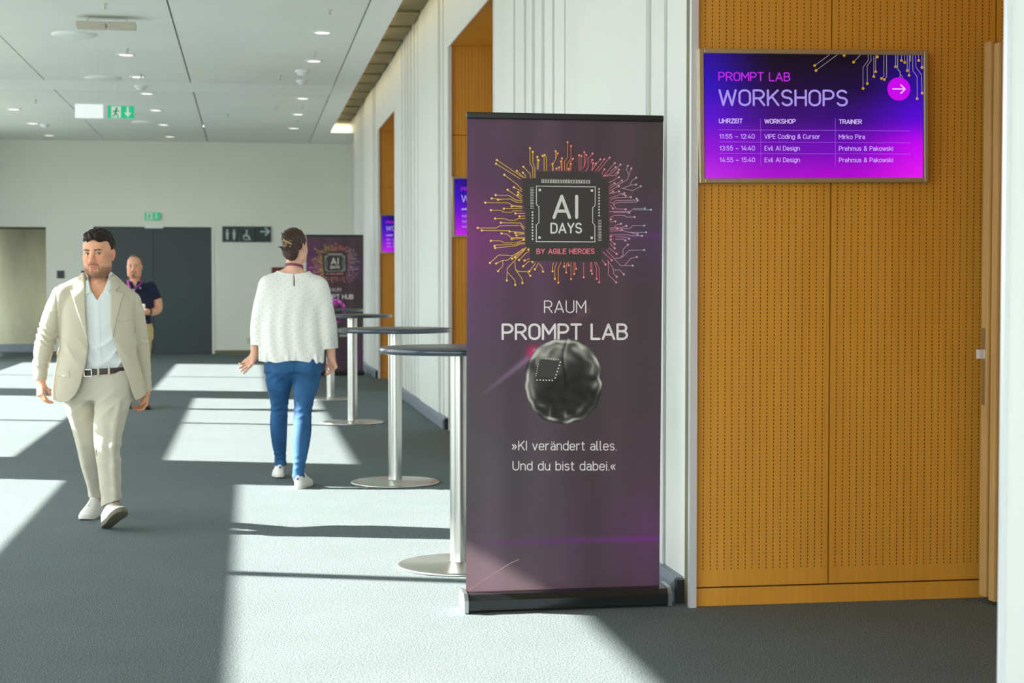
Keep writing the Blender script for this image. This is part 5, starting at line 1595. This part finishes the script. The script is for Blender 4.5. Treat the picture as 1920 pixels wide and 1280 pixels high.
F.cone((.036, .02, 1.500), (-.085, .008, 1.452), .048, .040, .02); F.cone((.036, .02, 1.500), (.150, .008, 1.440), .048, .034, .02)
F.path(WL_ARM, .025); F.path(WR_ARM, .025)
F.path([(p, r * .70) for p, r in WL_LEG] + [((-.06, .345, .07), .026)], .03); F.path([(p, r * .70) for p, r in WR_LEG] + [((.052, -.272, .06), .026)], .03)
F.cone((-.06, .345, .07), (-.06, .46, .04), .03, .024, .02); F.cone((.052, -.25, .06), (.08, -.13, .04), .03, .024, .02)
F.ell(WH((0, -.028, -.02)), (.06, .06, .08), .02)
head_sdf(F, WH, jaw=.92)
hand_sdf(F, hand_frame((-.240, .025, .905), (-.75, -.25, -.85), (-.35, -.85, .15), .93), .32, .035, 1, .5, {3: .16, 2: .28, 1: .40, 0: .5})
hand_sdf(F, hand_frame((.297, .01, .895), (.22, -.1, -1), (-.8, -.6, .0), .93), .85, .04, -1, .7)
F.build('body', M_skin, wom, skin_paint(WH, lin(226, 176, 150), lin(180, 100, 95), None, (lin(60, 38, 26), .7)))
eyes(WH, wom, (.05, .03, .015))
# hair twisted up into a claw clip
F = Field(np.arange(-.11, .17, .003), np.arange(-.14, .18, .003), np.arange(1.55, 1.84, .003))
F.ell(WH((0, .022, .040)), np.array((.083, .106, .096)) * .98, 0, 'add', WH.M)
F.ell(WH((0, .075, -.035)), np.array((.058, .045, .062)) * .98, .03, 'add', WH.M)
F.ell((.022, -.055, 1.625), (.040, .035, .050), .03)
F.ell((-.012, -.065, 1.69), (.036, .038, .060), .025)
F.ell((-.022, -.06, 1.745), (.028, .03, .028), .02)
for a, b, r in (((-.02, -.06, 1.72), (-.055, -.075, 1.772), .012), ((-.01, -.06, 1.75), (-.028, -.07, 1.786), .012), ((-.015, -.06, 1.66), (-.080, -.07, 1.672), .014), ((-.02, -.06, 1.66), (-.055, -.08, 1.650), .012), ((.0, -.06, 1.63), (-.036, -.07, 1.655), .014)):
    F.cone(a, b, r, .002, .012)
X, Y, Z = F.grid()
q = [(X - WH.o[0]), (Y - WH.o[1]), (Z - WH.o[2])]
lx, ly, lz = [(WH.M[0][i] * q[0] + WH.M[1][i] * q[1] + WH.M[2][i] * q[2]) / .98 for i in range(3)]
F.f += (.0018 * np.sin((X * .8 + Z * .7) * 260 + 3 * np.sin(Z * 50) + 2 * np.sin(Y * 40)) + .0015 * np.sin(Y * 240 + X * 120)).astype(np.float32)
line = np.interp(ly, [-.13, -.085, -.060, -.040, -.022, -.004, .012, .035, .13], [.078, .076, .060, .040, .015, .010, .030, -.045, -.098])
F.f = np.where((Y > -.045) & (lz > -.11), np.maximum(F.f, (line - lz) * .8), F.f).astype(np.float32)
M_hairw = mat('chestnut_brown_hair', lin(56, 34, 24), .42, noise=(90, .5, (1, 1, .5)), bump=(180, .4))
hw_ = F.build('hair', M_hairw, wom)
cl = MB()
rnd = random.Random(4)
M_clipa = mat('gold_clip', lin(188, 150, 98), .35, .3)
for i in range(10):
    a = -1.3 + i * .29
    cl.lathe([(0.0001, -.005), (.0036, -.0035), (.0048, 0), (.0036, .0035), (.0001, .005)], (-.035 + .045 * (i % 5) / 4 + .004 * math.sin(i * 2), -.112, 1.700 + .016 * math.cos(i * 1.7) - .012 * (i // 5)), 10)
cl.tube([(-.038, -.10, 1.72), (-.01, -.113, 1.706), (.018, -.10, 1.69)], .006, 8)
cl.build('hair_clip', M_clipa, hw_)
# lanyard
ln = MB()
pts = []
for i in range(33):
    a = math.pi * 2 * i / 32
    pts.append((.040 + .062 * math.cos(a), .022 + .062 * math.sin(a), 1.538 - .035 * math.sin(a) * (math.sin(a) > 0) + .012 * (math.sin(a) < 0) * abs(math.sin(a)) - .008 * math.cos(a)))
vs = []; fs = []
for p in pts:
    n = Vector((p[0] - .040, p[1] - .022, 0)).normalized()
    for dr, dz in ((-.001, -.0085), (.0025, -.0085), (.0015, .0085), (-.002, .0085)): vs.append((p[0] + n.x * dr, p[1] + n.y * dr, p[2] + dz))
for i in range(32):
    for k in range(4): fs.append((i * 4 + k, i * 4 + (k + 1) % 4, (i + 1) * 4 + (k + 1) % 4, (i + 1) * 4 + k))
ln.add(vs, fs, False)
ln.build('lanyard', mat('plum_lanyard', lin(118, 44, 74), .6), wom)
# jeans
M_jean = mat('blue_denim', lin(34, 86, 132), .8, noise=(14, .30, (1, 1, .35)), bump=(420, .2))
F = Field(np.arange(-.23, .27, .0045), np.arange(-.33, .42, .0045), np.arange(.05, .95, .0045))
F.loft([(.80, .036, .0, .196, .135), (.87, .038, .0, .192, .125), (.94, .035, .0, .165, .11)], .02, e=2.1)
F.ell((-.045, -.055, .83), (.095, .085, .095), .04); F.ell((.115, -.055, .83), (.095, .085, .095), .04)
F.path(WL_LEG, .04); F.path(WR_LEG, .04)
X, Y, Z = F.grid()
def rdg(t): return 1 - 2 * np.abs(np.sin(t)) ** .7
F.f += (-.0034 * rdg(Z * 62 + X * 14 + 1.2 * np.sin(X * 40)) * np.exp(-((Z - .52) / .06) ** 2) - .003 * rdg(Z * 75 - X * 20) * np.exp(-((Z - .17) / .05) ** 2)
        - .003 * rdg(Z * 45 + np.abs(X - .036) * 40) * np.exp(-((Z - .76) / .05) ** 2) + .0015 * wob(X, Y, Z * .6, 40, 8)).astype(np.float32)
seat = np.maximum(np.maximum(np.abs(X - .036) - .003, Y + .02), .78 - Z)
F.f = np.where(seat < 0, F.f + .004, F.f).astype(np.float32)
F.f = np.where(X < .01, np.maximum(F.f, .096 - Z), np.maximum(F.f, .070 - Z)).astype(np.float32)
cuff = np.where(X < .01, (Z < .120), (Z < .092))
F.f = np.where(cuff, F.f - .004, F.f).astype(np.float32)
je = F.build('jeans', M_jean, wom)
for sx in (-1, 1):
    cxp = .036 + sx * .088
    b = MB()
    for k in range(12):
        pass
    pk = Flat(lambda x, z: (x, z), 0)
# blouse
M_blouse = bpy.data.materials.new('white_dotted_chiffon'); M_blouse.use_nodes = True
nt = M_blouse.node_tree; L_ = nt.links.new
bs_ = nt.nodes['Principled BSDF']; bs_.inputs['Roughness'].default_value = .8; bs_.inputs['Specular IOR Level'].default_value = .2
tc = nt.nodes.new('ShaderNodeTexCoord'); sp = nt.nodes.new('ShaderNodeSeparateXYZ'); L_(tc.outputs['Object'], sp.inputs[0])
def MM(op, a, b=None, c=None):
    n = nt.nodes.new('ShaderNodeMath'); n.operation = op
    for i, q in enumerate((a, b, c)):
        if q is None: continue
        if isinstance(q, (int, float)): n.inputs[i].default_value = q
        else: L_(q, n.inputs[i])
    return n.outputs[0]
def dots(ox, oz):
    fx = MM('SUBTRACT', MM('FRACT', MM('MULTIPLY_ADD', sp.outputs['X'], 1 / .050, ox)), .5)
    fz = MM('SUBTRACT', MM('FRACT', MM('ADD', MM('MULTIPLY_ADD', sp.outputs['Z'], 1 / .050, oz), MM('MULTIPLY', sp.outputs['X'], 4.2))), .5)
    return MM('LESS_THAN', MM('ADD', MM('MULTIPLY', fx, fx), MM('MULTIPLY', fz, fz)), .0046)
dd = MM('MAXIMUM', dots(.1, .2), dots(.6, .7))
mx_ = nt.nodes.new('ShaderNodeMix'); mx_.data_type = 'RGBA'
mx_.inputs[6].default_value = (.80, .80, .76, 1); mx_.inputs[7].default_value = (.52, .50, .49, 1)
L_(dd, mx_.inputs[0]); L_(mx_.outputs[2], bs_.inputs['Base Color'])
BR = [(.862, .024, .0, .232, .150), (.95, .020, .0, .226, .146), (1.05, .017, .0, .219, .138), (1.25, .022, .0, .213, .128), (1.36, .030, .004, .208, .115), (1.42, .034, .008, .172, .098), (1.455, .035, .012, .150, .088), (1.49, .036, .014, .128, .074), (1.51, .036, .016, .100, .068)]
F = Field(np.arange(-.31, .38, .0042), np.arange(-.20, .20, .0042), np.arange(.84, 1.53, .0042))
def bshell(F, g):
    F.loft(BR, .02, grow=g, e=2.4)
    F.cone((-.04, .005, 1.420), (-.132, .0, 1.398), .070 + g, .064 + g, .03); F.cone((.112, .005, 1.420), (.200, .0, 1.392), .070 + g, .064 + g, .03)
    F.path([((-.128, .0, 1.385), .076 + g), ((-.165, .01, 1.27), .076 + g), ((-.205, .02, 1.12), .062 + g), ((-.216, .015, .975), .050 + g)], .05)
    F.path([((.196, .0, 1.380), .076 + g), ((.232, .0, 1.27), .076 + g), ((.268, .0, 1.12), .066 + g), ((.284, .0, .955), .062 + g)], .05)
bshell(F, 0)
X, Y, Z = F.grid()
drape = .0042 * np.sin(X * 62 + 2.2 * np.sin(Z * 7) + 1.5 * np.sin(Y * 20)) * np.clip((1.42 - Z) / .35, .15, 1) + .004 * wob(X, Y, Z * .35, 24, 21)
drape = drape + .006 * np.sin(X * 95 + 2 * np.sin(X * 31)) * np.clip((.96 - Z) / .1, 0, 1)
F.f += drape.astype(np.float32)
inn = Field(*F.ax); bshell(inn, -.011); F.f = np.maximum(F.f, -(inn.f + drape)).astype(np.float32)
low = Field(*F.ax); low.loft([(.80, .024, .0, .226, .144)] + [(a, b, c, d - .011, e - .011) for a, b, c, d, e in BR[:4]], 0); low.cone((-.212, .016, 1.02), (-.218, .014, .90), .042, .040, 0); low.cone((.28, .0, 1.0), (.287, 0, .88), .052, .050, 0)
F.f = np.maximum(F.f, -(low.f + drape)).astype(np.float32)
neck = np.sqrt(((X - .036) / .160) ** 2 + ((Z - 1.555) / .070) ** 2) - 1
F.f = np.maximum(F.f, -neck * .06).astype(np.float32)
hemz = .868 + .008 * np.sin(X * 22 + 1) - .02 * np.exp(-((X - .22) / .05) ** 2) - Z
body_zone = (np.abs(X - .02) < .20)
F.f = np.where(Z < .93, np.maximum(F.f, hemz), F.f).astype(np.float32)
slL = (X < -.215 + 0 * Z) & (Z < .985); slR = (X > .245) & (Z < .955)
F.f = np.where(slL, np.maximum(F.f, (.982 - Z)), F.f); F.f = np.where(slR, np.maximum(F.f, (.955 + (X - .29) * .15 - Z)), F.f).astype(np.float32)
slit = np.maximum(np.maximum(np.abs(X - .036) - .0042 * np.clip((1.50 - Z) / .05, .5, 1), Y - .0), 1.395 - Z)
F.f = np.maximum(F.f, -slit).astype(np.float32)
F.build('blouse', M_blouse, wom)
shoe(wom, (-.062, .285, .012), rotz(math.pi + .06) @ rotx(.08), .268, M_shoe, M_solew, True, 'sneaker', mat('violet_heel_tab', lin(110, 100, 170), .6))
shoe(wom, (.050, -.330, .0), rotz(math.pi - .32), .268, M_shoe, M_solew, True, 'sneaker', bpy.data.materials['violet_heel_tab'])
# ------------------------------------------------------------------ man in the navy polo in the background
bgm = empty('person', (-1.26, 19.2, 0))
tag(bgm, 'man in a navy polo shirt with pink lanyard holding something small, before the dark door', 'person')
BL_ARM = [((-.175, .02, 1.36), .052), ((-.235, .03, 1.24), .052), ((-.255, .01, 1.12), .046), ((-.17, -.14, 1.08), .037), ((-.065, -.235, 1.095), .029)]
BR_ARM = [((.165, .02, 1.36), .052), ((.225, .03, 1.24), .055), ((.240, .01, 1.125), .049), ((.185, -.12, 1.09), .040), ((.115, -.225, 1.095), .030)]
BLL = [((-.085, .02, .88), .105), ((-.095, .02, .70), .088), ((-.095, .0, .47), .066), ((-.10, .03, .25), .054), ((-.10, .04, .10), .046)]
BRL = [((.075, .0, .88), .105), ((.08, -.05, .70), .088), ((.085, -.12, .47), .066), ((.09, -.12, .25), .054), ((.09, -.12, .10), .046)]
BH = Frame((-.016, -.015, 1.600), rotz(-.05), 1.04)
F = Field(axis_pts(-.36, .36, .010, [(-.125, .155, .004)]), axis_pts(-.34, .24, .010, [(-.32, .11, .004)]), axis_pts(.02, 1.76, .012, [(1.38, 1.74, .0035), (1.03, 1.15, .0035)]))
F.loft([(.82, -.005, .01, .155, .11), (.95, -.005, .01, .145, .11), (1.1, -.005, .01, .15, .105), (1.25, -.005, .01, .165, .105), (1.36, -.005, .015, .15, .085), (1.42, -.008, .018, .085, .06)], .03)
F.cone((-.008, .015, 1.38), (-.014, .0, 1.54), .060, .057, .03)
F.path(BL_ARM, .025); F.path(BR_ARM, .025)
F.path([(p, r * .8) for p, r in BLL], .03); F.path([(p, r * .8) for p, r in BRL], .03)
F.cone((-.10, .04, .09), (-.10, .05, .06), .036, .03, .02); F.cone((.09, -.12, .09), (.09, -.11, .06), .036, .03, .02)
head_sdf(F, BH, jaw=1.04)
hand_sdf(F, hand_frame((-.065, -.235, 1.095), (1, -.15, .05), (.2, -.2, 1), .92), .7, .04, 1, .5)
hand_sdf(F, hand_frame((.115, -.225, 1.095), (-1, -.2, -.1), (-.1, .5, 1), .95), .8, .04, -1, .5)
F.build('body', M_skin, bgm, skin_paint(BH, lin(216, 160, 132), lin(170, 95, 90), (lin(88, 62, 48), .14, .8, .85), (lin(90, 66, 50), .6)))
g_ = MB(); eyes(BH, bgm, (.06, .05, .04))
F = Field(np.arange(-.13, .11, .0035), np.arange(-.14, .13, .0035), np.arange(1.48, 1.75, .0035))
F.ell(BH((0, .020, .040)), np.array((.0785, .1005, .093)) * 1.04, 0, 'add', BH.M)
X, Y, Z = F.grid()
lx, ly, lz = [(X - BH.o[0]) / 1.04, (Y - BH.o[1]) / 1.04, (Z - BH.o[2]) / 1.04]
line = np.interp(ly, [-.13, -.085, -.060, -.040, -.022, -.004, .012, .035, .13], [.076, .074, .058, .022, -.006, -.012, .018, -.020, -.075])
F.f = np.maximum(F.f + (.0012 * wob(X, Y, Z, 200, 3)).astype(np.float32), (line - lz) * .8).astype(np.float32)
F.build('hair', mat('short_grey_brown_hair', lin(88, 78, 68), .7, noise=(150, .3, (1, 1, 1))), bgm)
# polo
M_polo = cloth_mat('navy_polo_cotton', lin(27, 31, 52), .85)
F = Field(np.arange(-.34, .34, .005), np.arange(-.18, .19, .005), np.arange(.93, 1.49, .005))
PR = [(.935, -.005, .0, .172, .140), (1.0, -.005, .0, .172, .140), (1.12, -.005, .0, .176, .138), (1.25, -.005, .005, .188, .132), (1.33, -.005, .01, .185, .115), (1.385, -.006, .015, .13, .092), (1.435, -.008, .016, .08, .074)]
F.loft(PR, .02)
F.path([((-.160, .02, 1.365), .076), ((-.200, .03, 1.30), .074), ((-.238, .03, 1.20), .068)], .04); F.path([((.155, .02, 1.365), .076), ((.192, .03, 1.30), .074), ((.230, .03, 1.20), .068)], .04)
X, Y, Z = F.grid()
F.f += (.004 * wob(X, Y, Z * .6, 32, 9)).astype(np.float32)
F.f = np.maximum(F.f, np.where(np.abs(X) > .19, 1.225 + (np.abs(X) - .2) * .3 - Z, -1)).astype(np.float32)
F.f = np.maximum(F.f, .955 - Z).astype(np.float32)
cz = np.sqrt(((X + .009) / .068) ** 2 + ((Y - .010) / .068) ** 2)
F.f = np.minimum(F.f, np.maximum(np.abs(cz - 1) * .068 - .006, np.maximum(1.39 - Z, Z - (1.445 + .35 * (Y - .0))))).astype(np.float32)
F.f = np.maximum(F.f, -F.poly([(-.045, 1.50), (-.035, 1.42), (-.010, 1.362), (.016, 1.42), (.026, 1.50)], -.3, .0)).astype(np.float32)
F.cone((-.008, .012, 1.36), (-.012, .0, 1.5), .058, .060, .004, 'sub')
po = F.build('polo_shirt', M_polo, bgm)
D = MB().lathe([(0.0, -.1335), (.010, -.1335), (.012, -.128)], (.055, 0, 1.362), 16, True, 'y'); D.build('chest_logo', mat('grey_embroidery', lin(130, 135, 150), .7), po)
# lanyard
M_lany = mat('pink_lanyard', lin(205, 84, 190), .6)
def strap(pts, w):
    b = MB(); vs = []; fs = []
    for x, y, z, nx, nz in pts:
        vs += [(x - nx * w, y, z - nz * w), (x + nx * w, y, z + nz * w), (x + nx * w, y + .003, z + nz * w), (x - nx * w, y + .003, z - nz * w)]
    for i in range(len(pts) - 1):
        for k in range(4): fs.append((i * 4 + k, i * 4 + (k + 1) % 4, i * 4 + 4 + (k + 1) % 4, i * 4 + 4 + k))
    return b.add(vs, fs)
la = strap([(-.082, .01, 1.455, 1, 0), (-.088, -.065, 1.44, 1, .1), (-.080, -.110, 1.40, 1, .2), (-.062, -.140, 1.35, 1, .3), (-.040, -.150, 1.30, 1, .3), (-.022, -.155, 1.22, 1, .2), (-.012, -.158, 1.12, 1, .1)], .0115)
lo = la.build('lanyard', M_lany, bgm)
strap([(.064, .01, 1.455, 1, 0), (.072, -.06, 1.44, 1, -.1), (.062, -.105, 1.41, .9, -.5), (.030, -.130, 1.385, .8, -.7), (.004, -.146, 1.36, .8, -.7), (-.016, -.152, 1.335, .8, -.7), (-.034, -.156, 1.31, .8, -.6)], .0115).build('strap', mat('purple_lanyard', lin(120, 52, 125), .6), lo)
MB().bbox(-.034, -.002, -.160, -.150, 1.325, 1.352, .004).build('buckle', mat('grey_lanyard_clip', lin(150, 150, 165), .4), lo)
# trousers, shoes, watch
F = Field(np.arange(-.24, .24, .006), np.arange(-.26, .2, .006), np.arange(.05, .99, .006))
F.loft([(.80, -.005, .01, .178, .12), (.88, -.005, .005, .172, .125), (.98, -.005, .0, .162, .125)], .02)
F.path(BLL, .05); F.path(BRL, .05)
X, Y, Z = F.grid(); F.f += (.003 * wob(X, Y, Z * .6, 32, 2)).astype(np.float32)
F.build('trousers', cloth_mat('khaki_trouser_cloth', lin(190, 168, 118), .85), bgm)
M_br = mat('brown_shoe_leather', lin(88, 58, 38), .45)
shoe(bgm, (-.10, .09, 0), rotz(-.12), .29, M_br, M_dark); shoe(bgm, (.09, -.07, 0), rotz(.14), .29, M_br, M_dark)
wt = MB()
pw = Vector((.150, -.175, 1.092)); dw = (Vector((.115, -.225, 1.095)) - Vector((.185, -.12, 1.09))).normalized()
wt.tube([pw - dw * .011, pw + dw * .011], .040, 20)
wt.build('watch', M_dark, bgm)
hi = MB().bbox(-.030, .030, -.012, .012, -.022, .034, .010).build('small_white_case', mat('white_glossy_plastic', (.82, .82, .80), .3))
hi.location = (-1.26 + .088, 19.2 - .292, 1.150)
tag(hi, 'small white object held in both hands by the man in the navy polo', 'case')
